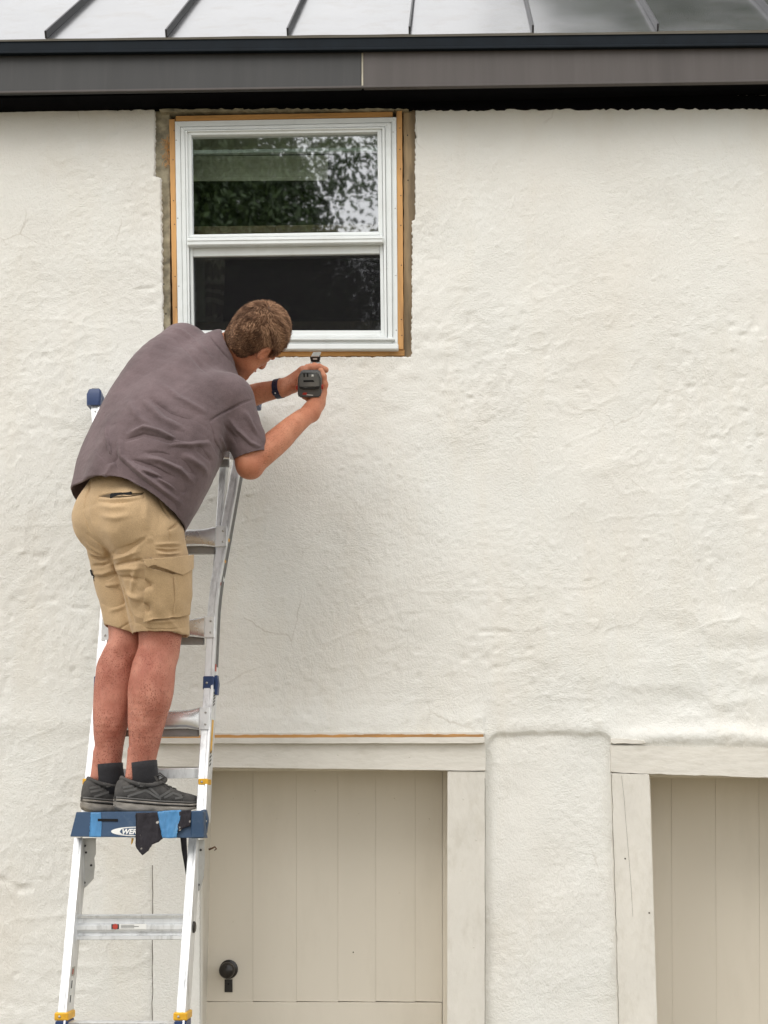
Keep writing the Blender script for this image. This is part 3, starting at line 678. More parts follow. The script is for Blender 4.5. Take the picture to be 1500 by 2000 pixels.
# ================================================================== ladder
M['dark_label'] = simple('grey_warning_label', (.11, .11, .11), .5, var=.3, vscale=60)
def YL(py):
    """depth of the ladder's front face: it leans its top on the wall"""
    return -0.10 - 0.47 * (py - 780) / (1590 - 780)
ladder = empty('ladder', (P(240, 1990, YL(1990)).x, -1.1, 0))
tag(ladder, 'aluminium ladder with blue work platform leaning against the white wall', 'ladder')
RW = 0.0168
def chan(w, D):
    return [(-w, 0.001), (-w + .002, 0), (w * .30, 0), (w * .36, .002), (w * .46, .002), (w * .52, -.003), (w * .92, -.003), (w, .001), (w, D), (w - .004, D), (w - .004, .010), (-w + .004, .010), (-w + .004, D), (-w, D)]
def rail_path(pts):
    return [P(x, y, YL(y)) for x, y in pts]
def ground_end(p, q):
    d = (p - q); t = p.z / -d.z if d.z else 0
    return p + d * (p.z / -d.z)
def smooth_path(pts, n=6):
    out = []
    for i in range(len(pts) - 1):
        for k in range(n): out.append(Vector(pts[i]).lerp(Vector(pts[i + 1]), k / n))
    out.append(Vector(pts[-1])); return out
# upper, inner section: flared at the top
LU = [(186, 788), (200, 1040), (206, 1120), (206, 1165), (203, 1220), (190, 1380), (176, 1510), (168, 1592)]
RU = [(487, 788), (459, 925), (431, 1080), (420, 1140), (415, 1185), (408, 1330), (397, 1500), (393, 1592)]
for pts in (LU, RU):
    mk_fix('upper_rail', sweep(rail_path(pts), chan(RW, .085)), M['alu'], ladder, angle=25)
# straight rails of the inner section seen behind the flare
for pts in ([(232, 880), (211, 1130), (206, 1210)], [(431, 880), (415, 1120), (411, 1210)]):
    p = [q + Vector((0, .075, 0)) for q in rail_path(pts)]
    mk_fix('inner_rail', sweep(p, chan(.013, .045)), M['alu'], ladder, angle=25)
# lower, outer section down to the ground
LOFF = -.13
LL = [P(153, 1636, YL(1636) + LOFF), P(121, 1985, YL(1985) + LOFF)]
RL = [P(377, 1636, YL(1636) + LOFF), P(353, 1985, YL(1985) + LOFF)]
LL.append(ground_end(LL[1], LL[0])); RL.append(ground_end(RL[1], RL[0]))
for pts in (LL, RL):
    mk_fix('lower_rail', sweep(pts, chan(.0140, .075)), M['alu'], ladder, angle=25)
    p = pts[-1]
    box('foot', (p.x - .03, p.y - .03, 0.0), (p.x + .03, p.y + .1, .05), M['blue_cap'], ladder, .006)
# end caps at the very top
for px in (184.5, 493):
    c = P(px, 778, -0.105)
    V, F = sweep([c + Vector((0, 0, -.030)), c + Vector((0, 0, .012)), c + Vector((.001, .004, .027)), c + Vector((.001, .010, .030))],
                 [(-.026, -.010), (-.020, -.016), (.020, -.016), (.026, -.010), (.026, .062), (.020, .070), (-.020, .070), (-.026, .062)], scales=[(1, 1), (1.08, 1.0), (.92, .9), (.7, .75)])
    mk_fix('rail_cap', (V, F), M['blue_cap'], ladder, angle=30)
    dome('rivet', P(px + 1, 803, -.118), .004, M['galv'], ladder)
# rungs of the upper section: rounded bars that flare into riveted end plates
def interp(pts, y):
    for (x0, y0), (x1, y1) in zip(pts[:-1], pts[1:]):
        if y0 <= y <= y1: return x0 + (x1 - x0) * (y - y0) / (y1 - y0)
    return pts[-1][0] if y > pts[-1][1] else pts[0][0]
def rung(py, slope):
    xl, xr = interp(LU, py + 3) - 2, interp(RU, py - 3) + 4
    Y = YL(py) - .016
    a, b = P(xl, py + 3, Y), P(xr, py - 3, Y)
    L = b - a
    secs = [(0.085, .037, .004), (.11, .0365, .010), (.145, .0345, .019), (.19, .0325, .024), (.25, .0318, .025), (.5, .0315, .025), (.75, .0318, .025), (.81, .0325, .024), (.855, .0345, .019), (.89, .0365, .010), (.915, .037, .004)]
    V, F = [], []
    n = 16
    for t, hz, hy in secs:
        c = a + L * t + Vector((0, hy * .9, 0))
        for k in range(n):
            an = 2 * math.pi * k / n
            ca, sa = math.cos(an), math.sin(an)
            ca = math.copysign(abs(ca) ** .7, ca); sa = math.copysign(abs(sa) ** .7, sa)
            V.append(c + Vector((0, ca * hy, sa * hz)))
    for i in range(len(secs) - 1):
        for k in range(n): F.append((i * n + k, i * n + (k + 1) % n, (i + 1) * n + (k + 1) % n, (i + 1) * n + k))
    F.append(tuple(range(n - 1, -1, -1))); F.append(tuple(range((len(secs) - 1) * n, len(secs) * n)))
    r = mk_fix('rung', (V, F), M['alu_shiny'], ladder, angle=50)
    for t0, t1 in ((-.01, .0855), (.9145, 1.01)):
        e0, e1 = a + L * t0, a + L * t1
        box('end_plate', (e0.x, a.y - .001, (e0.z + e1.z) / 2 - .039), (e1.x, a.y + .006, (e0.z + e1.z) / 2 + .039), M['alu'], ladder, .0025)
    # flat tread web below the bar
    m1 = a + L * .10; m2 = a + L * .90
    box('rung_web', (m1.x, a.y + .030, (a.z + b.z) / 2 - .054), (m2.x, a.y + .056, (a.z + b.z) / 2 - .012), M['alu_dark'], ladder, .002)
    for s, p in ((1, a), (-1, b)):
        for dz in (-.020, .020):
            q = p + Vector((s * .010, -.0014, dz)); dome('rivet', q, .0042, M['galv'], ladder, h=.8)
for py in (880, 1050, 1227, 1406): rung(py, 0)
# narrow rung just above the platform
a, b = P(178, 1513, YL(1513) + .01), P(397, 1509, YL(1509) + .01)
mk_fix('rung', sweep([a, b], [(-.017, 0), (.012, -.002), (.017, .002), (.017, .03), (-.017, .03)], normal=Vector((0, 1, 0))), M['alu'], ladder, angle=25)
# wide bottom rung with extruded ridges
def lower_rung(pl, pr):
    dz = (pr - pl)
    prof = [(-.038, .004), (-.036, 0), (-.026, 0), (-.024, .010), (-.016, .012), (-.012, .002), (-.006, -.003), (.006, -.003), (.010, .003), (.013, .012), (.026, .013), (.029, .000), (.036, -.002), (.038, .002), (.038, .05), (-.038, .05)]
    mk_fix('rung', sweep([pl, pr], prof), M['alu'], ladder, angle=25)
YR = YL(1812) + LOFF + .030
lower_rung(P(149, 1812, YR), P(361, 1811, YR))
for k in (1, 2, 3, 4):
    z = P(240, 1812, YR).z - .305 * k
    if z < .15: break
    t = (LL[0].z - z) / (LL[0].z - LL[2].z)
    pa, pb = LL[0].lerp(LL[2], t), RL[0].lerp(RL[2], t)
    lower_rung(pa + Vector((0, .03, 0)), pb + Vector((0, .03, 0)))
# rung maker's sticker
YS = YR - .0042
slab('sticker', [(217, 1804.5), (286, 1804.5), (286, 1815), (217, 1815)], YS, .0008, M['white_print'], ladder, 0)
slab('sticker_panel', [(217.5, 1805), (232.5, 1805), (232.5, 1814.5), (217.5, 1814.5)], YS - .0006, .0005, M['dark_print'], ladder, 0)
mk_fix('sticker_emblem', lathe(P(225, 1809.7, YS - .0012), (0, -1, 0), [(0, .0085), (.0004, .0085)], 16), M['red_print'], ladder, False).scale = (1, 1, 1)
for k in range(3):
    slab('sticker_line', [(236, 1806.5 + 2.6 * k), (262 + 9 * (k % 2), 1806.5 + 2.6 * k), (262 + 9 * (k % 2), 1807.4 + 2.6 * k), (236, 1807.4 + 2.6 * k)], YS - .0006, .0005, M['dark_print'], ladder, 0)
# side warning labels on the lower left rail's inner face and lower right rail
lp = lambda t: LL[0].lerp(LL[1], t)
for t0, t1, mt in ((.74, .79, 'white_print'), (.80, .87, 'white_print'), (.88, .945, 'white_print')):
    a, b = lp(t0) + Vector((.0146, .012, 0)), lp(t1) + Vector((.0146, .012, 0))
    mk('warning_label', [a, b, b + Vector((0, .04, 0)), a + Vector((0, .04, 0))], [(0, 1, 2, 3)], M['galv' if t0 < .8 else mt], ladder)
    c0, c1 = a.lerp(b, .2) + Vector((.0005, .008, 0)), a.lerp(b, .8) + Vector((.0005, .008, 0))
    mk('label_print', [c0, c1, c1 + Vector((0, .012, 0)), c0 + Vector((0, .012, 0))], [(0, 1, 2, 3)], M['red_print' if t0 < .8 else 'dark_print'], ladder)
# yellow-black caution label along the upper right rail's outer side
up_r = rail_path(RU)
def on_rail(y): return P(interp(RU, y), y, YL(y))
for y0, y1, mt in ((1405, 1470, 'yellow'),):
    a, b = on_rail(y0) + Vector((RW + .0006, .012, 0)), on_rail(y1) + Vector((RW + .0006, .012, 0))
    mk('caution_label', [a, b, b + Vector((0, .04, 0)), a + Vector((0, .04, 0))], [(0, 1, 2, 3)], M[mt], ladder)
ys_ = [925, 1000, 1075, 1130, 1165, 1190, 1240, 1300]
La = [on_rail(y) + Vector((RW + .0005, .022, 0)) for y in ys_]; Lb = [q + Vector((0, .058, 0)) for q in La]
mk('side_label', La + Lb, [(i, i + 1, i + 9, i + 8) for i in range(7)], M['dark_label'], ladder)
for k in range(9):
    y0 = 1352 + k * 6 if k < 5 else 1470 + (k - 5) * 8
    a, b = on_rail(y0) + Vector((RW + .0012, .012, 0)), on_rail(y0 + 3.5) + Vector((RW + .0012, .012, 0))
    d = Vector((0, .036, .010))
    mk('caution_stripe', [a, b, b + d, a + d], [(0, 1, 2, 3)], M['dark_print'], ladder)
for y0, y1, mt in ((1050, 1056, 'yellow'), (1092, 1097, 'yellow'), (1136, 1142, 'red_print'), (1296, 1310, 'red_print')):
    a, b = on_rail(y0) + Vector((RW + .0010, .010, 0)), on_rail(y1) + Vector((RW + .0010, .010, 0))
    mk('rail_mark', [a, b, b + Vector((0, .03, 0)), a + Vector((0, .03, 0))], [(0, 1, 2, 3)], M[mt], ladder)
# bands and locks
def band(name, p, w, D, h, mat, knob=True):
    b_ = box(name, (p.x - w, p.y - .006, p.z - h), (p.x + w, p.y + D, p.z + h), M[mat], ladder, .003)
    dome('rivet', Vector((p.x - w * .25, p.y - .0062, p.z)), .0042, M['galv'], ladder, h=.8)
pr = P(407, 1334, YL(1334)); band('rail_lock', pr, .0185, .068, .0235, 'blue_cap')
mk_fix('lock_lever', sweep([pr + Vector((.022, .02, .028)), pr + Vector((.026, .02, 0)), pr + Vector((.023, .02, -.038))], [(-.005, 0), (.005, 0), (.005, .035), (-.005, .035)]), M['blue_cap'], ladder, angle=30)
pl = P(194, 1334, YL(1334)); band('rail_lock', pl, .0185, .068, .0235, 'blue_cap')
band('rail_band', P(397, 1527, YL(1527)), .0165, .066, .0105, 'yellow')
band('rail_band', P(171, 1527, YL(1527)), .0165, .066, .0105, 'yellow')
for pts in (LL, RL):
    p = pts[1]
    band('rail_band', p + Vector((0, -.003, 0)), .0215, .08, .0115, 'yellow')
    box('lock_block', (p.x - .018, p.y - .009, p.z - .10), (p.x + .018, p.y + .08, p.z - .0125), M['blue_cap'], ladder, .003)
# spring lock knob on the right rail's side
q = P(358, 1812, YL(1812) + LOFF) + Vector((.02, .03, 0)); mk_fix('lock_knob', lathe(q, (1, 0, 0), [(0, .018), (.010, .018), (.014, .012)], 14), M['black_iron'], ladder, angle=30)
# hinge plates under the platform
def plate(name, pts, Y, th=.004):
    return slab(name, pts, Y, th, M['galv'], ladder, .001)
for pts in ([(161, 1637), (187, 1637), (187, 1668), (183, 1676), (185, 1690), (183, 1716), (172, 1728), (156, 1742), (158, 1720)],
            [(385, 1640), (399, 1640), (400, 1680), (398, 1712), (391, 1738), (380, 1745), (381, 1715)]):
    plate('hinge_plate', pts, YL(1690) + LOFF + .055)
for px, py in ((166, 1652), (168, 1665), (165, 1724), (178, 1690), (392, 1660), (388, 1728)):
    dome('rivet', P(px, py, YL(1690) + LOFF + .0546), .004, M['black_iron'], ladder)
# work platform: a folded blue tray with slanted front
platform = empty('platform', P(272, 1610, -.74), ladder)
tag(platform, 'blue work platform with white oval maker mark')
PF = -0.80
TL, TR, BR, BL = P(149, 1586, PF + .012), P(384, 1584, PF + .012), P(396, 1637, PF), P(137, 1634, PF)
back = .335
def tray():
    bm = bmesh.new()
    th = .004
    a = [TL, TR, BR, BL]
    bm_poly(bm, a, Vector((0, th, 0)), .0015)
    # top deck
    z = min(TL.z, TR.z)
    bm_poly(bm, [TL + Vector((.0, .004, -.001)), TR + Vector((-.05, .004, -.001)), TR + Vector((-.05, .004, -.006)), TL + Vector((0, .004, -.006))], Vector((0, back, 0)), 0)
    for p, q in ((TL, BL), (TR, BR)):
        s = .004 if p is TL else -.004
        bm_poly(bm, [p + Vector((0, .0042, -.0062)), q + Vector((0, .0045, 0)), q + Vector((s, .0045, 0)), p + Vector((s, .0042, -.0062))], Vector((0, .09, 0)), 0)
    return from_bm('tray', bm, M['blue'], platform)
tray()
# raised end shoe on the right, with bolts
slab('end_shoe', [(374, 1583.5), (397, 1583), (398.5, 1637), (372, 1637.5)], PF - .006, .05, M['blue'], platform, .004)
slab('end_shoe', [(390, 1583), (401, 1580), (406, 1600), (402, 1628), (394, 1637)], PF + .06, .03, M['blue'], platform, .004)
for px, py in ((400, 1592), (402, 1604), (400, 1617)): dome('bolt', P(px, py, PF + .0596), .004, M['galv'], platform, h=.8)
slab('slot', [(191, 1599), (230, 1599.5), (230, 1604.5), (191, 1604)], PF + .0052, .002, M['slot'], platform, 0)
# maker's oval and lettering, printed on the slanted front
nrm = (TR - TL).cross(BL - TL).normalized()
if nrm.y > 0: nrm = -nrm
def on_front(px, py, lift):
    d = ray(px, py); t = (TL - CAM).dot(nrm) / d.dot(nrm)
    return CAM + d * t + nrm * lift
def print_poly(name, pts, lift, mat):
    return mk(name, [on_front(x, y, lift) for x, y in pts], [tuple(range(len(pts)))], mat, platform)
def oval(cx, cy, rx, ry, n=32): return [(cx + rx * math.cos(2 * math.pi * k / n), cy + ry * math.sin(2 * math.pi * k / n)) for k in range(n)]
print_poly('maker_oval', oval(266, 1624, 49, 9.2), .0006, M['white_print'])
print_poly('maker_oval_field', oval(270, 1624, 44, 7.6), .0010, M['blue'])
print_poly('maker_swoosh', [(222, 1622), (238, 1616.5), (243, 1616), (236, 1621), (234, 1625), (240, 1630.5), (228, 1628)], .0013, M['white_print'])
tx = bpy.data.curves.new('maker_lettering', 'FONT'); tx.body = 'WERNER'; tx.extrude = 0.0; tx.shear = .25; tx.space_character = 1.0
tx.size = pxm(13.0, PF) * 1.06
to = link(bpy.data.objects.new('maker_lettering', tx)); tx.materials.append(M['white_print'])
# solid bold letters: fatten the outline
tx.offset = 0.0009
xa = (TR - TL).normalized(); ya = nrm.cross(xa)
mt_ = Matrix((xa, ya, nrm)).transposed().to_4x4(); mt_.translation = on_front(237, 1629.2, .0018)
bpy.context.view_layer.update()
dg = bpy.context.evaluated_depsgraph_get()
me = bpy.data.meshes.new_from_object(to.evaluated_get(dg)); bpy.data.objects.remove(to)
me.transform(mt_); o = link(bpy.data.objects.new('maker_lettering', me)); attach(o, platform)

# ------------------------------------------------------------------ things stuck to the platform
def drape(name, pts, lift, mat, label, cat, group=None, res=2.2, wav=.002, seed=0, th=.0012, over=None):
    """a thin sheet lying over the platform's front: outline measured, folds modelled"""
    xs = [p[0] for p in pts]; ys = [p[1] for p in pts]
    bm = bmesh.new()
    base = [bm.verts.new(Vector((x, 0, y))) for x, y in pts]
    f = bm.faces.new(base)
    bmesh.ops.triangulate(bm, faces=[f])
    for _ in range(5):
        es = [e for e in bm.edges if e.calc_length() > res * 2]
        if not es: break
        bmesh.ops.subdivide_edges(bm, edges=es, cuts=1); bmesh.ops.triangulate(bm, faces=bm.faces)
    for v in bm.verts:
        x, y = v.co.x, v.co.z
        n_ = float(vnoise(x * .16, y * .05, seed)) + .5 * float(vnoise(x * .4, y * .12, seed + 3)) + .3 * float(vnoise(x * .12, y * .4, seed + 5))
        v.co = on_front(x, y, lift + wav * (1 + n_))
    o = from_bm(name, bm, mat, None, True)
    md = o.modifiers.new('thick', 'SOLIDIFY'); md.thickness = th; md.offset = 1
    return tag(o, label, cat, group)
ragm, rnt, rb = new_mat('paint_spotted_black_cloth')
rtc = N(rnt, 'ShaderNodeTexCoord'); rv = N(rnt, 'ShaderNodeTexVoronoi'); rv.inputs['Scale'].default_value = 55
rnz = N(rnt, 'ShaderNodeTexNoise'); rnz.inputs['Scale'].default_value = 14; rnz.inputs['Detail'].default_value = 3
rnt.links.new(rtc.outputs['Object'], rv.inputs['Vector']); rnt.links.new(rtc.outputs['Object'], rnz.inputs['Vector'])
r1 = N(rnt, 'ShaderNodeMapRange'); r1.inputs['From Min'].default_value = .26; r1.inputs['From Max'].default_value = .16; rnt.links.new(rv.outputs['Distance'], r1.inputs['Value'])
r2 = N(rnt, 'ShaderNodeMapRange'); r2.inputs['From Min'].default_value = .57; r2.inputs['From Max'].default_value = .64; rnt.links.new(rnz.outputs['Fac'], r2.inputs['Value'])
rm = N(rnt, 'ShaderNodeMath', operation='MULTIPLY'); rnt.links.new(r1.outputs[0], rm.inputs[0]); rnt.links.new(r2.outputs[0], rm.inputs[1])
rx = N(rnt, 'ShaderNodeMix', data_type='RGBA'); rnt.links.new(rm.outputs[0], rx.inputs['Factor']); rx.inputs['A'].default_value = (.02, .017, .022, 1); rx.inputs['B'].default_value = (.62, .58, .52, 1)
rnt.links.new(rx.outputs['Result'], rb.inputs['Base Color']); rb.inputs['Roughness'].default_value = .9
drape('masking_tape', [(177, 1587), (197, 1587), (199, 1612), (197, 1635), (175, 1635), (177, 1612)], .0006, M['tape'], 'narrow strip of blue masking tape left of the white oval mark', 'tape', wav=.0008, seed=2)
drape('black_rag', [(266, 1588), (309, 1587), (311, 1604), (315, 1622), (319, 1637), (310, 1645), (297, 1650), (290, 1662), (279, 1671), (272, 1664), (265, 1652), (267, 1620)], .0016, ragm, 'black paint-spotted rag hanging over the middle of the blue platform', 'rag', wav=.003, seed=5, th=.002)
drape('masking_tape', [(308, 1586), (330, 1584), (355, 1583), (351, 1605), (346, 1637), (331, 1638), (318, 1637), (314, 1612)], .0075, M['tape'], 'wide crumpled strip of light blue masking tape right of the black rag', 'tape', wav=.0022, seed=8)
drape('cloth_scrap', [(351, 1587), (358, 1584), (374, 1583), (374, 1603), (372, 1614), (360, 1618), (349, 1626), (347, 1618), (352, 1604)], .0055, ragm, 'small black cloth scrap between the wide tape and platform end', 'rag', wav=.004, seed=11, th=.002)
st = [P(358, 1632, PF + .22), P(360, 1660, PF + .22), P(364, 1695, PF + .225), P(367, 1722, PF + .23)]
o = mk_fix('strap', sweep(st, [(-.0105, -.0012), (.0105, -.0012), (.0105, .0012), (-.0105, .0012)], scales=[(1, 1), (.85, 1), (.5, 1), (.25, 1)]), M['rag'])
tag(o, 'thin black cloth strip dangling behind the right ladder leg', 'strap')
o = slab('twig', [(229.5 + 27, 1637), (261, 1637), (259, 1646), (256, 1650)], PF + .02, .003, M['yellow'], None, .0005)
tag(o, 'short yellowish sliver hanging below the platform beside the black rag', 'sliver')
# ================================================================== person (sculpted as distance fields, then meshed)
class Field:
    def __init__(s, lo, hi, h):
        s.lo = np.array(lo, np.float32); s.h = h
        s.n = np.ceil((np.array(hi) - s.lo) / h).astype(int) + 1
        s.a = np.full(s.n, 1.0, np.float32)
    def region(s, lo, hi):
        i0 = np.clip(np.floor((np.array(lo) - s.lo) / s.h).astype(int), 0, s.n - 1)
        i1 = np.clip(np.ceil((np.array(hi) - s.lo) / s.h).astype(int) + 1, 1, s.n)
        sl = tuple(slice(a, b) for a, b in zip(i0, i1))
        ax = [s.lo[k] + s.h * np.arange(i0[k], i1[k], dtype=np.float32) for k in range(3)]
        return sl, ax[0][:, None, None], ax[1][None, :, None], ax[2][None, None, :]
    def put(s, fn, lo, hi, k, op='add'):
        sl, X, Y, Z = s.region(lo, hi)
        if 0 in s.a[sl].shape: return
        d = fn(X, Y, Z).astype(np.float32); c = s.a[sl]
        if op == 'sub': d = -d; 
        if k <= 0:
            s.a[sl] = np.minimum(c, d) if op == 'add' else np.maximum(c, d); return
        if op == 'add':
            t = np.clip(.5 + .5 * (c - d) / k, 0, 1); s.a[sl] = c * (1 - t) + d * t - k * t * (1 - t)
        else:
            t = np.clip(.5 - .5 * (c - d) / k, 0, 1); s.a[sl] = c * (1 - t) + d * t + k * t * (1 - t)
    def cone(s, a, ra, b, rb, k=.02, flat=None, op='add', cut=None):
        """tapered capsule; flat=(axis, factor) squeezes it along an axis; cut=[(point, normal)] trims it"""
        a = np.array(a, np.float32); b = np.array(b, np.float32); m = max(ra, rb) * 1.3 + k + .02
        lo, hi = np.minimum(a, b) - m, np.maximum(a, b) + m
        ba = b - a; L2 = float(ba @ ba) + 1e-9
        def fn(X, Y, Z):
            px, py, pz = X - a[0], Y - a[1], Z - a[2]
            t = np.clip((px * ba[0] + py * ba[1] + pz * ba[2]) / L2, 0, 1)
            qx, qy, qz = px - t * ba[0], py - t * ba[1], pz - t * ba[2]
            if flat:
                n, f = np.array(flat[0], np.float32), flat[1]
                e = (qx * n[0] + qy * n[1] + qz * n[2]) * (1 / f - 1)
                qx, qy, qz = qx + e * n[0], qy + e * n[1], qz + e * n[2]
            d = np.sqrt(qx * qx + qy * qy + qz * qz) - (ra + t * (rb - ra))
            if cut:
                for p, nn in cut: d = np.maximum(d, (X - p[0]) * nn[0] + (Y - p[1]) * nn[1] + (Z - p[2]) * nn[2])
            return d
        s.put(fn, lo, hi, k, op)
    def chain(s, pts, k=.02, flat=None):
        q = [np.append(np.array(p, float), r) for p, r in pts]
        q = [2 * q[0] - q[1]] + q + [2 * q[-1] - q[-2]]
        C = []
        for i in range(1, len(q) - 2):
            for t in np.linspace(0, 1, 6)[:-1]:
                a, b, c, d = q[i - 1:i + 3]
                C.append(.5 * (2 * b + (c - a) * t + (2 * a - 5 * b + 4 * c - d) * t ** 2 + (3 * b - a - 3 * c + d) * t ** 3))
        C.append(q[-2]); C = np.array(C); m = C[:, 3].max() + k + .02
        lo, hi = C[:, :3].min(0) - m, C[:, :3].max(0) + m
        sl, X, Y, Z = s.region(lo, hi)
        G = Field(lo, hi, s.h); i0 = [x.start for x in sl]
        G.lo = s.lo + s.h * np.array(i0, np.float32); G.n = np.array(s.a[sl].shape); G.a = np.full(s.a[sl].shape, 1.0, np.float32)
        for a, b in zip(C[:-1], C[1:]): G.cone(a[:3], a[3], b[:3], b[3], 0, flat)
        d = G.a; c = s.a[sl]
        t = np.clip(.5 + .5 * (c - d) / k, 0, 1); s.a[sl] = c * (1 - t) + d * t - k * t * (1 - t)
    def ell(s, c, axes, rad, k=.02, op='add', cut=None):
        A = np.array(axes, np.float32); c = np.array(c, np.float32); rad = np.array(rad, np.float32); m = rad.max() * 1.15 + k + .02
        def fn(X, Y, Z):
            px, py, pz = X - c[0], Y - c[1], Z - c[2]
            q = [(px * A[i][0] + py * A[i][1] + pz * A[i][2]) for i in range(3)]
            k0 = np.sqrt(sum((q[i] / rad[i]) ** 2 for i in range(3))); k1 = np.sqrt(sum((q[i] / rad[i] ** 2) ** 2 for i in range(3))) + 1e-6
            d = k0 * (k0 - 1) / k1
            if cut: d = np.maximum(d, cut(q))
            return d
        s.put(fn, c - m, c + m, k, op)
    def plane_cut(s, p, n, lo=None, hi=None):
        p = np.array(p); n = np.array(n) / np.linalg.norm(n)
        lo = s.lo if lo is None else lo; hi = s.lo + s.h * s.n if hi is None else hi
        sl, X, Y, Z = s.region(lo, hi)
        s.a[sl] = np.maximum(s.a[sl], (X - p[0]) * n[0] + (Y - p[1]) * n[1] + (Z - p[2]) * n[2])
    def mesh(s):
        a = s.a; S = a < 0
        c = np.zeros(tuple(np.array(a.shape) - 1), np.int8)
        for i in (0, 1):
            for j in (0, 1):
                for k in (0, 1): c += S[i:a.shape[0] - 1 + i, j:a.shape[1] - 1 + j, k:a.shape[2] - 1 + k]
        act = (c > 0) & (c < 8)
        I = np.argwhere(act)
        ids = np.full(c.shape, -1, np.int32); ids[act] = np.arange(len(I))
        cor = np.array([(i, j, k) for i in (0, 1) for j in (0, 1) for k in (0, 1)])
        val = np.stack([a[I[:, 0] + o[0], I[:, 1] + o[1], I[:, 2] + o[2]] for o in cor], 1)
        acc = np.zeros((len(I), 3)); cnt = np.zeros(len(I))
        for p in range(8):
            for q in range(p + 1, 8):
                if np.abs(cor[p] - cor[q]).sum() != 1: continue
                m = (val[:, p] < 0) != (val[:, q] < 0)
                t = val[m, p] / (val[m, p] - val[m, q])
                acc[m] += cor[p] + t[:, None] * (cor[q] - cor[p]); cnt[m] += 1
        V = s.lo + s.h * (I + acc / cnt[:, None])
        F = []
        for ax in range(3):
            sh = [slice(None)] * 3; sh2 = [slice(None)] * 3
            sh[ax] = slice(0, -1); sh2[ax] = slice(1, None)
            ch = S[tuple(sh)] != S[tuple(sh2)]
            E = np.argwhere(ch)
            o1, o2 = [(1, 2), (2, 0), (0, 1)][ax]
            ok = (E[:, o1] > 0) & (E[:, o2] > 0) & (E[:, o1] < c.shape[o1]) & (E[:, o2] < c.shape[o2]); E = E[ok]
            def cid(d1, d2):
                G = E.copy(); G[:, o1] += d1; G[:, o2] += d2; return ids[G[:, 0], G[:, 1], G[:, 2]]
            q = np.stack([cid(-1, -1), cid(0, -1), cid(0, 0), cid(-1, 0)], 1)
            inner = S[tuple(sh)][E[:, 0], E[:, 1], E[:, 2]]
            q[~inner] = q[~inner][:, ::-1]
            F.append(q)
        return V, np.concatenate(F)

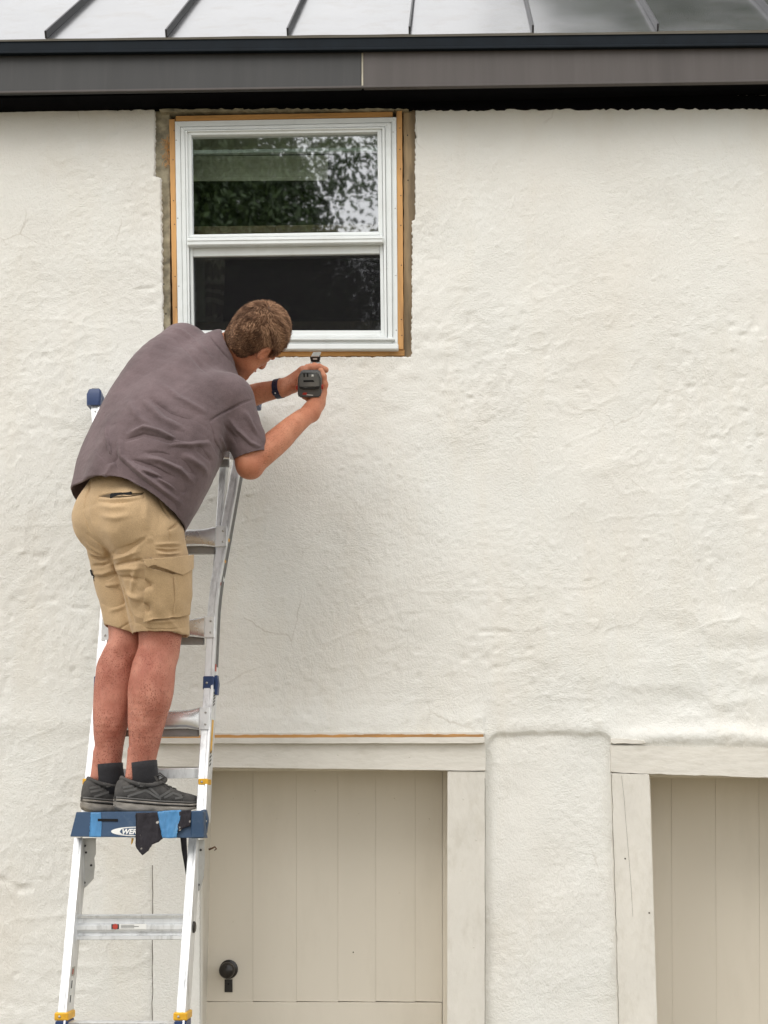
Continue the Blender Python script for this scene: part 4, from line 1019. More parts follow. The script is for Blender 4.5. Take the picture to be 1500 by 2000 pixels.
def normals(V, F):
    n = np.cross(V[F[:, 2]] - V[F[:, 0]], V[F[:, 3]] - V[F[:, 1]])
    out = np.zeros_like(V)
    for k in range(4): np.add.at(out, F[:, k], n)
    return out / (np.linalg.norm(out, axis=1)[:, None] + 1e-12)
class Sculpt:
    """folds and seams pressed into a surface along lines measured on the photograph"""
    def __init__(s, V, F):
        s.V, s.F = V.copy(), F; s.N = normals(V, F); s.base = V.copy()
        s.bvh = BVHTree.FromPolygons([tuple(v) for v in V], [tuple(int(i) for i in f) for f in F])
        s.D = np.zeros(len(V))
    def hit(s, px, py):
        d = ray(px, py).normalized(); loc, nor, i, dist = s.bvh.ray_cast(CAM, d)
        return (loc, nor) if loc else None
    def line(s, pts, step=.004):
        out = []
        for (x0, y0), (x1, y1) in zip(pts[:-1], pts[1:]):
            n = max(2, int(math.hypot(x1 - x0, y1 - y0) * .0017 / step))
            for k in range(n):
                h = s.hit(x0 + (x1 - x0) * k / n, y0 + (y1 - y0) * k / n)
                if h: out.append((h[0], h[1]))
        return out
    def fold(s, pts, amp, sig, taper=True, side=0.0):
        """amp > 0 raises a ridge, < 0 presses a groove; side: adds an opposite lip beside it"""
        L = s.line(pts)
        if len(L) < 2: return
        A = np.array([l[0] for l in L]); NN = np.array([l[1] for l in L])
        m = np.all((s.base > A.min(0) - 3 * sig) & (s.base < A.max(0) + 3 * sig), axis=1)
        idx = np.nonzero(m)[0]
        if not len(idx): return
        Q = s.base[idx]
        d = np.linalg.norm(Q[:, None, :] - A[None], axis=2); j = d.argmin(1); dm = d[np.arange(len(idx)), j]
        face = (s.N[idx] * NN[j]).sum(1) > .1
        t = j / (len(L) - 1)
        tp = np.clip(np.sin(np.pi * np.clip(t, .02, .98)), 0, 1) ** .6 if taper else 1.0
        w_ = np.exp(-(dm / sig) ** 2) * tp * face
        s.D[idx] += amp * w_
        if side:
            s.D[idx] -= amp * side * np.exp(-((dm - 1.9 * sig) / sig) ** 2) * tp * face
    def noise(s, amp, f, seed=0, stretch=(1, 1, 1)):
        q = s.base * np.array(stretch) * f
        s.D += amp * (vnoise(q[:, 0] + .7 * q[:, 1], q[:, 2] - .6 * q[:, 1], seed))
    def ridges(s, amp, f, ang, mask, seed):
        """crumpled cloth: uneven ridges running across the given direction"""
        q = (s.base - np.array(CAM)) @ np.array(MR)
        px = 750 - FPX * q[:, 0] / q[:, 2]; py = 1000 + FPX * q[:, 1] / q[:, 2]
        a = R(ang); u = s.base[:, 0] * math.cos(a) + s.base[:, 2] * math.sin(a); v = -s.base[:, 0] * math.sin(a) + s.base[:, 2] * math.cos(a) + .5 * s.base[:, 1]
        wob = .5 * vnoise(u * 9, v * 9, seed + 3)
        n = 1 - 2 * np.abs(vnoise(u * f + wob, v * f * .28 + wob, seed))
        n = np.clip(n, -.2, 1) * sstep(-.35, .3, vnoise(u * 5, v * 4, seed + 5))
        s.D += amp * (n - .3) * mask(px, py)
    def done(s):
        return s.V + s.N * s.D[:, None], s.F
    def patch(s, pts, lift, res=1.6):
        """outline measured on the photograph, laid over the surface with real thickness -> verts, faces"""
        bm = bmesh.new(); f = bm.faces.new([bm.verts.new((x, y, 0)) for x, y in pts]); bmesh.ops.triangulate(bm, faces=[f])
        for _ in range(6):
            es = [e for e in bm.edges if e.calc_length() > res * 2]
            if not es: break
            bmesh.ops.subdivide_edges(bm, edges=es, cuts=1); bmesh.ops.triangulate(bm, faces=bm.faces)
        for v in bm.verts:
            h = s.hit(v.co.x, v.co.y)
            if h is None:
                best = None
                for r_ in (2, 4, 7, 11):
                    for an in range(8):
                        h = s.hit(v.co.x + r_ * math.cos(an * .785), v.co.y + r_ * math.sin(an * .785))
                        if h: break
                    if h: break
            if h: v.co = h[0] + h[1] * (lift(v.co.x, v.co.y) if callable(lift) else lift)
        for _ in range(6):
            bmesh.ops.smooth_vert(bm, verts=[v for v in bm.verts if not v.is_boundary], factor=.5, use_axis_x=True, use_axis_y=True, use_axis_z=True)
        return bm

def J(px, py, Y): return np.array(P(px, py, Y))
def unit(v): v = np.array(v, float); return v / np.linalg.norm(v)

person = empty('person', P(275, 1585, -.58))
tag(person, 'man in grey t-shirt and khaki cargo shorts bending over on the ladder platform', 'person')

# ---- skeleton, measured
TH = R(57)                                   # feet and hips point 57 degrees to the right of straight at the wall
fwd = np.array([math.sin(TH), math.cos(TH), 0]); rgt = np.array([math.cos(TH), -math.sin(TH), 0]); upv = np.array([0, 0, 1.0])
hipR, kneeR = J(284, 1050, -.68), J(313, 1255, -.60)
hipL, kneeL = J(203, 1040, -.54), J(250, 1250, -.53)
shR, elR, wrR = J(456, 783, -.58), J(489, 905, -.555), J(606, 806, -.365)
shL, elL, wrL = J(374, 692, -.37), J(422, 790, -.235), J(553, 758, -.315)
# head frame
hu = unit([.75, -.12, .65]); he = np.array([.56, -.415, -.71]); he = unit(he - hu * (he @ hu)); hf = np.cross(hu, he)
HC = J(500, 662, -.44)
HS = 1.10
def H(f, r, u): return HC + (hf * f + he * r + hu * u) * HS

# ---- skin
h = .0031
B = Field(np.array([P(120, 1600, -.6).x, -.86, 1.50]), np.array([P(665, 600, -.4).x, -.10, P(500, 565, -.43).z]), h)
# legs
B.chain([(hipR, .083), (J(306, 1180, -.62), .078), (kneeR, .070), (J(301, 1300, -.605), .0725), (J(293, 1345, -.61), .0735), (J(287, 1400, -.605), .063), (J(282, 1450, -.598), .0505), (J(279, 1492, -.590), .0425), (J(282, 1545, -.575), .040)], k=.005)
B.chain([(hipL + np.array([.02, 0, 0]), .066), (J(240, 1180, -.53), .060), (kneeL, .062), (J(228, 1300, -.53), .066), (J(219, 1350, -.53), .0625), (J(217, 1400, -.54), .060), (J(214, 1450, -.53), .049), (J(212, 1492, -.525), .0425), (J(216, 1540, -.515), .040)], k=.005)
# back of the knee: two tendons, calf heads
for c, s_ in ((kneeR, 1), (kneeL, 1)):
    b_ = c - fwd * .060
    for q in (-1, 1): B.cone(b_ + rgt * q * .026 + upv * .06 + fwd * .02, .012, b_ + rgt * q * .030 - upv * .03 + fwd * .018, .010, k=.03)
for c in (J(292, 1335, -.64), J(219, 1340, -.555)):
    B.ell(c + fwd * .024, [fwd, rgt, upv], (.050, .046, .10), k=.03)
for a_ in (J(279, 1500, -.590), J(212, 1500, -.525)):
    B.cone(a_ - fwd * .040 + upv * .05, .012, a_ - fwd * .046 - upv * .03, .014, k=.02)        # Achilles tendon
# trunk core (kept inside the shirt)
B.chain([(J(250, 1010, -.61), .10), (J(285, 900, -.585), .10), (J(335, 800, -.53), .09), (J(395, 735, -.475), .065), (J(424, 686, -.455), .050)], k=.03)
B.cone(shR, .05, J(395, 745, -.48), .05, k=.03); B.cone(shL, .045, J(395, 745, -.46), .05, k=.03)
# neck and head
B.chain([(J(415, 692, -.46), .050), (J(446, 679, -.45), .057), (H(-.025, 0, -.055), .056)], k=.02)
B.ell(H(-.012, 0, .022), [hf, he, hu], (.107, .084, .108), k=.02)
B.ell(H(.02, 0, -.03), [hf, he, hu], (.077, .066, .09), k=.03)
B.cone(H(.02, .040, -.075), .030, H(.070, .012, -.112), .024, k=.03); B.cone(H(.02, -.040, -.075), .030, H(.070, -.012, -.112), .024, k=.03)
B.cone(H(.075, 0, -.112), .02, H(.05, 0, -.09), .03, k=.02)
B.cone(H(.088, 0, -.005), .010, H(.112, 0, -.045), .0135, k=.012); B.ell(H(.104, 0, -.050), [hf, he, hu], (.012, .018, .010), k=.008)
for q in (-1, 1):
    B.ell(H(.090, q * .032, .000), [hf, he, hu], (.016, .018, .012), k=.012, op='sub'); B.ell(H(.078, q * .032, .000), [hf, he, hu], (.013, .014, .012), k=.004)
    B.cone(H(.082, q * .012, .020), .010, H(.072, q * .048, .018), .008, k=.014)
    # ear: rim, lobe, hollow
    ec = H(-.012, q * .080, -.012)
    B.ell(ec, [unit(hf * .95 - he * q * .35 * 0), he, hu], (.021, .013, .034), k=.008)
    B.ell(ec + he * q * .009 + hf * .002, [hf, he, hu], (.011, .007, .019), k=.006, op='sub')
B.ell(H(.093, 0, -.074), [hf, he, hu], (.010, .024, .006), k=.006); B.ell(H(.103, 0, -.075), [hf, he, hu], (.010, .022, .0016), k=.003, op='sub')
# arms
B.chain([(shR, .058), (J(474, 850, -.565), .054), (elR, .0465)], k=.02)
B.ell(elR + np.array([.002, -.006, -.020]), np.eye(3), (.034, .034, .034), k=.03)
B.chain([(elR, .0465), (J(520, 880, -.53), .0475), (J(552, 852, -.475), .0445), (J(584, 823, -.415), .037), (wrR, .0325)], k=.015)
B.chain([(shL, .058), (elL, .047), (J(480, 776, -.26), .043), (J(515, 766, -.285), .0385), (wrL, .0315)], k=.02)
# ---- tool axis (for the hands): from the battery, near the viewer, to the wall
tB, tF = J(604, 752, -.395), J(620, 722, -.14); ta = unit(tF - tB)
tr = unit(np.cross(ta, [0, 0, 1])); tu = np.cross(tr, ta)
def T(l, r, u): return tB + ta * l + tr * r + tu * u
BODY_R = .026
def finger(pts, r0, r1, k=.005):
    n = len(pts)
    for i in range(n - 1):
        B.cone(pts[i], r0 + (r1 - r0) * i / (n - 1), pts[i + 1], r0 + (r1 - r0) * (i + 1) / (n - 1), k)
# right hand: palm up under the tool behind the battery, thumb up the right side, fingers round the left
pR = T(.062, .012, -.052)
B.chain([(wrR, .0325), (T(.045, .020, -.075), .030), (T(.07, .012, -.055), .028)], k=.015, flat=None)
for i, l in enumerate((.040, .060, .080, .098)):
    B.cone(T(l * .55 + .02, .020, -.066), .017, T(l, -.024, -.046), .0135, k=.014)          # metacarpals
    finger([T(l, -.022, -.046), T(l + .002, -.044, -.022), T(l + .002, -.040, .010 - .004 * abs(i - 1.5)), T(l, -.024, .027 - .004 * abs(i - 1.5))], .0118 - .0008 * (i == 0 or i == 3), .0088)
B.cone(wrR, .026, T(.05, .036, -.040), .020, k=.016)                                          # thumb base
finger([T(.05, .036, -.040), T(.052, .048, -.010), T(.058, .0455, .018), T(.068, .036, .040)], .0155, .0098, .007)
# left hand: palm on the tool's left, thumb and first finger over the top of the neck
kn = T(.150, -.040, .010)
B.chain([(wrL, .0315), (J(572, 750, -.29), .030), (T(.135, -.050, -.002), .026)], k=.018)
for i, (l, u) in enumerate(((.176, .020), (.160, .006), (.143, -.009), (.126, -.022))):
    B.cone(J(570, 752, -.29), .020, T(l, -.040, u), .0135, k=.016)
finger([T(.165, -.040, .012), T(.166, -.024, .032), T(.170, .006, .036), T(.172, .030, .022)], .0125, .0092, .006)    # first finger over the top
finger([T(.160, -.041, .004), T(.186, -.032, .012), T(.190, .000, .034), T(.190, .024, .024)], .012, .009, .005)
finger([T(.143, -.040, -.010), T(.150, -.030, -.040), T(.154, .002, -.044), T(.154, .026, -.030)], .0118, .0088, .005)
finger([T(.126, -.039, -.022), T(.130, -.024, -.046), T(.132, .000, -.050), T(.132, .020, -.040)], .0105, .008, .005)
B.cone(J(568, 745, -.30), .021, T(.118, -.032, .030), .016, k=.018)                            # thumb base
finger([T(.112, -.036, .030), T(.122, -.006, .040), T(.136, .022, .038), T(.146, .046, .026)], .0155, .0105, .007)
BV, BF = B.mesh(); del B
bs = Sculpt(BV, BF)
bs.noise(.0012, 26, 3); bs.noise(.0022, 11, 5, (1, 1, .5))
bs.fold([(434, 640), (446, 668), (462, 690)], -.002, .006); bs.fold([(446, 652), (456, 676), (472, 700)], -.0015, .005)
bs.fold([(576, 748), (572, 762)], .0015, .004); bs.fold([(584, 738), (570, 744)], .0018, .004)
BV, BF = bs.done()

def skin_mat():
    m, nt, b = new_mat('skin')
    tc = N(nt, 'ShaderNodeTexCoord')
    sp = N(nt, 'ShaderNodeSeparateXYZ'); nt.links.new(tc.outputs['Object'], sp.inputs[0])
    def noise(sc, det=4):
        n = N(nt, 'ShaderNodeTexNoise'); n.inputs['Scale'].default_value = sc; n.inputs['Detail'].default_value = det; nt.links.new(tc.outputs['Object'], n.inputs['Vector']); return n
    leg = N(nt, 'ShaderNodeMapRange'); leg.inputs['From Min'].default_value = 2.45; leg.inputs['From Max'].default_value = 2.35; nt.links.new(sp.outputs['Z'], leg.inputs['Value'])
    b1 = noise(14, 7); c1 = N(nt, 'ShaderNodeValToRGB')
    c1.color_ramp.elements[0].position = .32; c1.color_ramp.elements[0].color = (.46, .172, .095, 1); c1.color_ramp.elements[1].position = .68; c1.color_ramp.elements[1].color = (.58, .255, .150, 1)
    nt.links.new(b1.outputs['Fac'], c1.inputs['Fac'])
    b2 = noise(13, 4); c2 = N(nt, 'ShaderNodeValToRGB')
    c2.color_ramp.elements[0].position = .35; c2.color_ramp.elements[0].color = (.40, .140, .095, 1); c2.color_ramp.elements[1].position = .65; c2.color_ramp.elements[1].color = (.55, .240, .170, 1)
    nt.links.new(b2.outputs['Fac'], c2.inputs['Fac'])
    # freckled rash and hair stubble on the legs
    mp = N(nt, 'ShaderNodeMapping'); mp.inputs['Scale'].default_value = (1, 1, .9); nt.links.new(tc.outputs['Object'], mp.inputs['Vector'])
    v = N(nt, 'ShaderNodeTexVoronoi'); v.inputs['Scale'].default_value = 165; v.inputs['Randomness'].default_value = 1; nt.links.new(mp.outputs[0], v.inputs['Vector'])
    vr = N(nt, 'ShaderNodeMapRange'); vr.inputs['From Min'].default_value = .42; vr.inputs['From Max'].default_value = .12; nt.links.new(v.outputs['Distance'], vr.inputs['Value'])
    pn = noise(11, 3); pr = N(nt, 'ShaderNodeMapRange'); pr.inputs['From Min'].default_value = .33; pr.inputs['From Max'].default_value = .55; pr.inputs['To Max'].default_value = .95; nt.links.new(pn.outputs['Fac'], pr.inputs['Value'])
    mu = N(nt, 'ShaderNodeMath', operation='MULTIPLY'); nt.links.new(vr.outputs[0], mu.inputs[0]); nt.links.new(pr.outputs[0], mu.inputs[1])
    sx = N(nt, 'ShaderNodeMix', data_type='RGBA'); nt.links.new(mu.outputs[0], sx.inputs['Factor']); nt.links.new(c2.outputs[0], sx.inputs['A']); sx.inputs['B'].default_value = (.24, .058, .038, 1)
    am = N(nt, 'ShaderNodeMath', operation='MULTIPLY'); nt.links.new(mu.outputs[0], am.inputs[0]); am.inputs[1].default_value = .45
    ax = N(nt, 'ShaderNodeMix', data_type='RGBA'); nt.links.new(am.outputs[0], ax.inputs['Factor']); nt.links.new(c1.outputs[0], ax.inputs['A']); ax.inputs['B'].default_value = (.22, .07, .035, 1)
    mx = N(nt, 'ShaderNodeMix', data_type='RGBA'); nt.links.new(leg.outputs[0], mx.inputs['Factor']); nt.links.new(ax.outputs['Result'], mx.inputs['A']); nt.links.new(sx.outputs['Result'], mx.inputs['B'])
    nt.links.new(mx.outputs['Result'], b.inputs['Base Color'])
    b.inputs['Roughness'].default_value = .55; b.inputs['Specular IOR Level'].default_value = .35
    b.inputs['Subsurface Weight'].default_value = .12; b.inputs['Subsurface Radius'].default_value = (1, .35, .2); b.inputs['Subsurface Scale'].default_value = .008
    n = noise(130, 3); bp = N(nt, 'ShaderNodeBump'); bp.inputs['Strength'].default_value = .18; bp.inputs['Distance'].default_value = .003
    nt.links.new(n.outputs['Fac'], bp.inputs['Height']); nt.links.new(bp.outputs[0], b.inputs['Normal'])
    return m
M['skin'] = skin_mat()
body = mk('body', BV, BF, M['skin'], person, smooth=True)
# fine hairs on shins, calves and forearms
BN = normals(BV, BF)
q_ = (BV - np.array(CAM)) @ np.array(MR); bpx = 750 - FPX * q_[:, 0] / q_[:, 2]; bpy_ = 1000 + FPX * q_[:, 1] / q_[:, 2]
legm = np.nonzero((bpy_ > 1255) & (bpy_ < 1485))[0]; armm = np.nonzero((bpx > 500) & (bpx < 590) & (bpy_ > 735) & (bpy_ < 930) & (bpy_ > 735))[0]
ii = np.concatenate([legm[RNG.integers(0, len(legm), 5200)], armm[RNG.integers(0, len(armm), 1600)]])
r0 = BV[ii] + RNG.normal(0, .001, (len(ii), 3)); n0 = BN[ii]; dn_ = np.where((np.arange(len(ii)) < 5200)[:, None], np.array([[.15, 0, -1.0]]), np.array([[.7, .2, .3]])) + RNG.normal(0, .35, (len(ii), 3))
dn_ -= n0 * (dn_ * n0).sum(1)[:, None]; dn_ /= np.linalg.norm(dn_, axis=1)[:, None]
ll_ = RNG.uniform(.006, .013, len(ii))[:, None]; sd_ = np.cross(dn_, n0) * .00022
V = np.stack([r0 - sd_, r0 + sd_, r0 + dn_ * ll_ + n0 * ll_ * .28], 1).reshape(-1, 3)
bh = mk('body_hair', V, np.arange(len(V)).reshape(-1, 3), simple('body_hair', (.10, .045, .022), .7), body); bh['kind'] = 'stuff'

# ---- fabric materials
def fabric(name, col, weave=420, var=.14, bump=.25, worn=None):
    m, nt, b = new_mat(name)
    tc = N(nt, 'ShaderNodeTexCoord')
    n = N(nt, 'ShaderNodeTexNoise'); n.inputs['Scale'].default_value = 7; n.inputs['Detail'].default_value = 7; n.inputs['Roughness'].default_value = .65; nt.links.new(tc.outputs['Object'], n.inputs['Vector'])
    cr = N(nt, 'ShaderNodeValToRGB'); c = Vector(col); cr.color_ramp.elements[0].position = .3; cr.color_ramp.elements[1].position = .72
    cr.color_ramp.elements[0].color = (*(c * (1 - var)), 1); cr.color_ramp.elements[1].color = (*(c * (1 + var)), 1); nt.links.new(n.outputs['Fac'], cr.inputs['Fac'])
    n2 = N(nt, 'ShaderNodeTexNoise'); n2.inputs['Scale'].default_value = weave; n2.inputs['Detail'].default_value = 2; nt.links.new(tc.outputs['Object'], n2.inputs['Vector'])
    mm = N(nt, 'ShaderNodeMix', data_type='RGBA', blend_type='OVERLAY'); mm.inputs['Factor'].default_value = .35; nt.links.new(cr.outputs[0], mm.inputs['A']); nt.links.new(n2.outputs['Fac'], mm.inputs['B'])
    nt.links.new(mm.outputs['Result'], b.inputs['Base Color'])
    b.inputs['Roughness'].default_value = .92; b.inputs['Specular IOR Level'].default_value = .15
    b.inputs['Sheen Weight'].default_value = .15; b.inputs['Sheen Roughness'].default_value = .5
    n3 = N(nt, 'ShaderNodeTexNoise'); n3.inputs['Scale'].default_value = 48; n3.inputs['Detail'].default_value = 4; nt.links.new(tc.outputs['Object'], n3.inputs['Vector'])
    bp = N(nt, 'ShaderNodeBump'); bp.inputs['Strength'].default_value = bump; bp.inputs['Distance'].default_value = .006
    nt.links.new(n3.outputs['Fac'], bp.inputs['Height']); nt.links.new(bp.outputs[0], b.inputs['Normal'])
    return m
M['shirt'] = fabric('grey_cotton', (.148, .108, .113), var=.26, bump=.45)
M['khaki'] = fabric('khaki_twill', (.50, .352, .205), var=.12)
M['khaki_dark'] = fabric('khaki_twill_pocket', (.465, .325, .185), var=.12)

# ---- t-shirt
lo = np.array([P(120, 1040, -.62).x, -.90, P(250, 1050, -.8).z]); hi = np.array([P(545, 1000, -.55).x, -.14, P(360, 605, -.37).z])
def shirt_parts(S, e, cuts):
    # left side of the trunk (far side), right side (near side), belly, upper back
    S.chain([(J(208, 975, -.550), .128 + e), (J(226, 900, -.555), .128 + e), (J(266, 815, -.525), .128 + e), (J(312, 735, -.465), .118 + e), (J(357, 680, -.40), .092 + e)], k=.055)
    S.chain([(J(290, 995, -.665), .146 + e), (J(336, 905, -.650), .148 + e), (J(368, 840, -.62), .130 + e), (J(402, 788, -.585), .108 + e), (J(442, 772, -.575), .080 + e)], k=.055)
    S.chain([(J(238, 985, -.655), .140 + e), (J(258, 905, -.642), .142 + e), (J(300, 825, -.595), .125 + e)], k=.05)
    S.chain([(J(330, 955, -.58), .11 + e), (J(372, 890, -.53), .112 + e), (J(395, 820, -.50), .112 + e), (J(425, 755, -.47), .085 + e)], k=.05)
    S.chain([(J(300, 850, -.60), .12 + e), (J(352, 755, -.545), .098 + e), (J(402, 712, -.49), .080 + e), (J(428, 681, -.458), .069 + e)], k=.06)
    ad = unit(elR - shR)
    S.cone(shR + ad * -.005, .074 + e, J(494, 903, -.555), .060 + e, k=.035, cut=[(J(491, 890, -.557) , ad)] if cuts else None)
    al = unit(elL - shL)
    S.cone(shL, .074 + e, elL, .062 + e, k=.035, cut=[(shL + al * .20, al)] if cuts else None)
S = Field(lo, hi, .0032); shirt_parts(S, 0, True)
I_ = Field(lo, hi, .0032); shirt_parts(I_, -.007, False)
# openings: hem and neck
hA, hB, hC = J(138, 946, -.60), J(262, 950, -.80), J(370, 1030, -.68)
hn = unit(np.cross(hB - hA, hC - hA)); hn = hn if hn[2] < 0 else -hn
sl, X, Y, Z = S.region(lo, hi)
wav = .010 * np.sin((X - lo[0]) * 21 + Y * 5)
S.a = np.maximum(S.a, (X - hA[0]) * hn[0] + (Y - hA[1]) * hn[1] + (Z - hA[2]) * hn[2] + wav)
nc, nd = J(441, 678, -.455), unit(H(-.02, 0, -.05) - J(415, 690, -.465))
S.cone(nc - nd * .002, .0625, nc + nd * .09, .085, k=.004, op='sub')
S.a = np.maximum(S.a, -I_.a); del I_
SV, SF = S.mesh(); del S
# drop inner crumbs: keep as is; press the folds
ss = Sculpt(SV, SF)
c4 = lambda pts: [(120 + x / 2.68, 570 + y / 2.68) for x, y in pts]
for pts, amp, sig in (
    # long drape from the left waist down to the near hem
    ([(268, 700), (262, 800), (300, 900), (400, 980), (520, 1075), (600, 1150)], -.009, .011),
    ([(300, 760), (310, 860), (400, 940), (520, 1030), (630, 1110)], .006, .011),
    ([(215, 640), (205, 760), (235, 850), (290, 890)], -.006, .010), ([(240, 650), (232, 760), (262, 850)], .005, .009),
    ([(170, 740), (185, 820), (240, 885), (300, 885)], -.005, .009),
    ([(350, 745), (430, 712), (520, 735), (600, 775), (720, 760)], .007, .010),
    ([(340, 775), (430, 745), (520, 768), (580, 790)], -.006, .008),
    ([(575, 772), (650, 768), (740, 752), (800, 745)], -.010, .008), ([(560, 800), (680, 800), (790, 790)], .006, .011),
    ([(440, 840), (520, 850), (640, 900), (700, 960)], -.006, .010), ([(430, 870), (520, 885), (620, 930), (690, 1000)], .006, .010),
    ([(370, 880), (470, 915), (570, 975), (650, 1040)], -.008, .009), ([(400, 920), (500, 965), (600, 1040)], .006, .009),
    ([(430, 950), (520, 975), (600, 1010), (650, 1050)], -.005, .007),
    ([(470, 560), (560, 640), (680, 690), (760, 700)], -.005, .014), ([(420, 560), (520, 660), (640, 720)], .005, .015),
    ([(520, 480), (620, 560), (720, 610), (780, 640)], .004, .014), ([(340, 560), (400, 660), (500, 720)], .004, .016),
    ([(770, 700), (800, 790), (840, 860), (850, 900)], -.012, .012),
    ([(700, 800), (760, 860), (800, 900)], -.004, .012), ([(640, 850), (740, 920), (770, 960)], .005, .014),
    # sleeve: seam, folds, cuff stitching
    ([(760, 692), (810, 652), (880, 615), (950, 580), (1012, 560)], -.0042, .0042),
    ([(880, 670), (930, 730), (990, 790), (1050, 815)], .005, .009), ([(850, 690), (900, 760), (950, 820), (1000, 850)], -.004, .009),
    ([(960, 620), (990, 690), (1030, 750)], .004, .009), ([(830, 760), (860, 830), (900, 880)], .004, .010),
    ([(906, 893), (960, 872), (1010, 840), (1064, 800)], -.002, .0035),
    # collar: ridge and stitch
    ([(640, 132), (700, 150), (752, 188), (790, 250), (850, 320), (910, 385)], -.0030, .004),
    ([(560, 180), (640, 210), (720, 280), (800, 370)], .003, .014), ([(600, 250), (680, 330), (740, 400), (800, 450)], -.003, .012),
    # hem stitching
    ([(62, 985), (150, 970), (300, 980), (400, 1018), (500, 1085), (600, 1165), (660, 1200)], -.0020, .0035),
):
    ss.fold(c4(pts), amp * 2.5, sig * .8)
    if amp < -.0045: ss.fold(c4(pts), -.0055, .0042)
ss.ridges(.0100, 15, 52, lambda x, y: np.clip((y - 790) / 90, 0, 1) * np.clip((x - 190) / 80, 0, 1), 21)
ss.ridges(.0065, 11, 60, lambda x, y: np.clip((y - 700) / 80, 0, 1) * np.clip((330 - x) / 90, 0, 1), 23)
ss.ridges(.0040, 13, 130, lambda x, y: np.clip((x - 430) / 40, 0, 1) * np.clip((y - 770) / 40, 0, 1), 25)
ss.noise(.0035, 9, 11); ss.noise(.0018, 22, 12, (1, 1, .6))
SV, SF = ss.done()
shirt = mk('t_shirt', SV, SF, M['shirt'], person, smooth=True)

# ---- cargo shorts
lo = np.array([P(115, 1260, -.6).x, -.90, P(250, 1270, -.55).z]); hi = np.array([P(395, 1000, -.6).x, -.36, P(250, 900, -.8).z])
def shorts_parts(S, e, cuts):
    S.chain([(J(248, 930, -.605), .110 + e), (J(247, 975, -.61), .135 + e), (J(246, 1010, -.615), .150 + e)], k=.05)
    S.ell(J(203, 1012, -.590), [fwd, rgt, upv], (.112 + e, .102 + e, .125 + e), k=.03)
    S.ell(J(268, 1020, -.700), [fwd, rgt, upv], (.120 + e, .110 + e, .13 + e), k=.03)
    S.ell(J(275, 1010, -.585), [fwd, rgt, upv], (.14 + e, .15 + e, .12 + e), k=.04)
    cR = [(J(313, 1238, -.60), unit([.03, 0.02, -1]))] if cuts else None
    cL = [(J(240, 1236, -.53), unit([-.36, -.1, -1]))] if cuts else None
    S.cone(J(221, 1050, -.555), .100 + e, J(258, 1250, -.525), .080 + e, k=.012, cut=cL)
    S.cone(J(289, 1050, -.665), .126 + e, J(314, 1255, -.600), .0875 + e, k=.012, cut=cR)
    S.cone(J(318, 1090, -.62), .085 + e, J(322, 1255, -.595), .075 + e, k=.03, cut=cR)
S = Field(lo, hi, .0031); shorts_parts(S, 0, True)
I_ = Field(lo, hi, .0031); shorts_parts(I_, -.007, False)
S.a = np.maximum(S.a, -I_.a); del I_
S.plane_cut(J(245, 925, -.62), (0, 0, 1))
SV, SF = S.mesh(); del S
ks = Sculpt(SV, SF)
c6 = lambda pts: [(100 + x / 3.75, 900 + y / 3.75) for x, y in pts]
for pts, amp, sig in (
    ([(282, 165), (258, 260), (252, 380), (275, 480), (330, 570), (400, 650), (440, 740)], -.010, .011),
    ([(282, 165), (258, 260), (252, 380), (275, 480), (330, 570)], -.003, .003),
    ([(440, 740), (475, 800), (520, 910), (560, 1040), (600, 1180)], -.008, .009),
    # creases under the seat
    ([(270, 545), (330, 590), (410, 655)], -.005, .007), ([(255, 610), (330, 650), (420, 690)], .004, .009),
    ([(285, 700), (360, 720), (430, 715)], -.005, .007), ([(270, 665), (350, 690), (425, 690)], .004, .007),
    ([(300, 770), (370, 765), (440, 745)], -.004, .006), ([(300, 830), (380, 830), (460, 800)], .004, .008), ([(330, 870), (400, 860), (480, 830)], -.004, .008),
    ([(430, 690), (520, 660), (610, 620), (700, 560)], -.005, .009), ([(450, 720), (540, 700), (640, 660)], .005, .009),
    ([(460, 770), (540, 745), (640, 730), (690, 740)], -.004, .008), ([(470, 800), (560, 790), (660, 790)], .004, .009),
    ([(490, 850), (570, 850), (660, 880)], -.004, .009), ([(640, 760), (600, 860), (590, 980)], .004, .011),
    ([(540, 960), (600, 1000), (660, 1020)], .004, .012), ([(380, 920), (450, 910), (510, 900)], .004, .010), ([(400, 1010), (470, 990), (530, 960)], -.003, .010),
    ([(420, 1100), (490, 1080), (560, 1050)], .003, .010),
    ([(345, 325), (450, 345), (560, 335)], .003, .012), ([(360, 405), (470, 420), (590, 395)], .003, .012),
    ([(700, 300), (690, 420), (710, 520)], .003, .014), ([(780, 260), (830, 360), (880, 440)], -.003, .006),
    ([(855, 500), (870, 560), (860, 610)], -.0022, .004), ([(860, 505), (900, 480), (930, 440)], -.004, .005),
    # welt pocket
    ([(350, 262), (430, 246), (600, 240), (680, 236)], -.006, .0045), ([(345, 300), (450, 312), (560, 306), (660, 285)], -.002, .003), ([(350, 282), (450, 290), (560, 285), (670, 262)], .0035, .006),
    ([(350, 262), (345, 285), (352, 305)], -.002, .003), ([(680, 236), (682, 262), (662, 286)], -.002, .003),
    # small side pocket
    ([(765, 632), (850, 630), (970, 630)], -.003, .0035), ([(770, 650), (850, 665), (960, 655)], -.005, .004), ([(770, 612), (860, 606), (970, 606)], .003, .005), ([(775, 680), (870, 682), (960, 672)], .003, .005),
    # hems
    ([(610, 1190), (680, 1232), (860, 1238), (1005, 1215)], -.0022, .0035), ([(430, 1268), (520, 1218), (600, 1170)], -.0022, .0035),
    ([(690, 1175), (800, 1180), (950, 1165)], .003, .008),
):
    ks.fold(c6(pts), amp * 2.2, sig * .8)
    if amp < -.0038: ks.fold(c6(pts), -.0040, .0040)
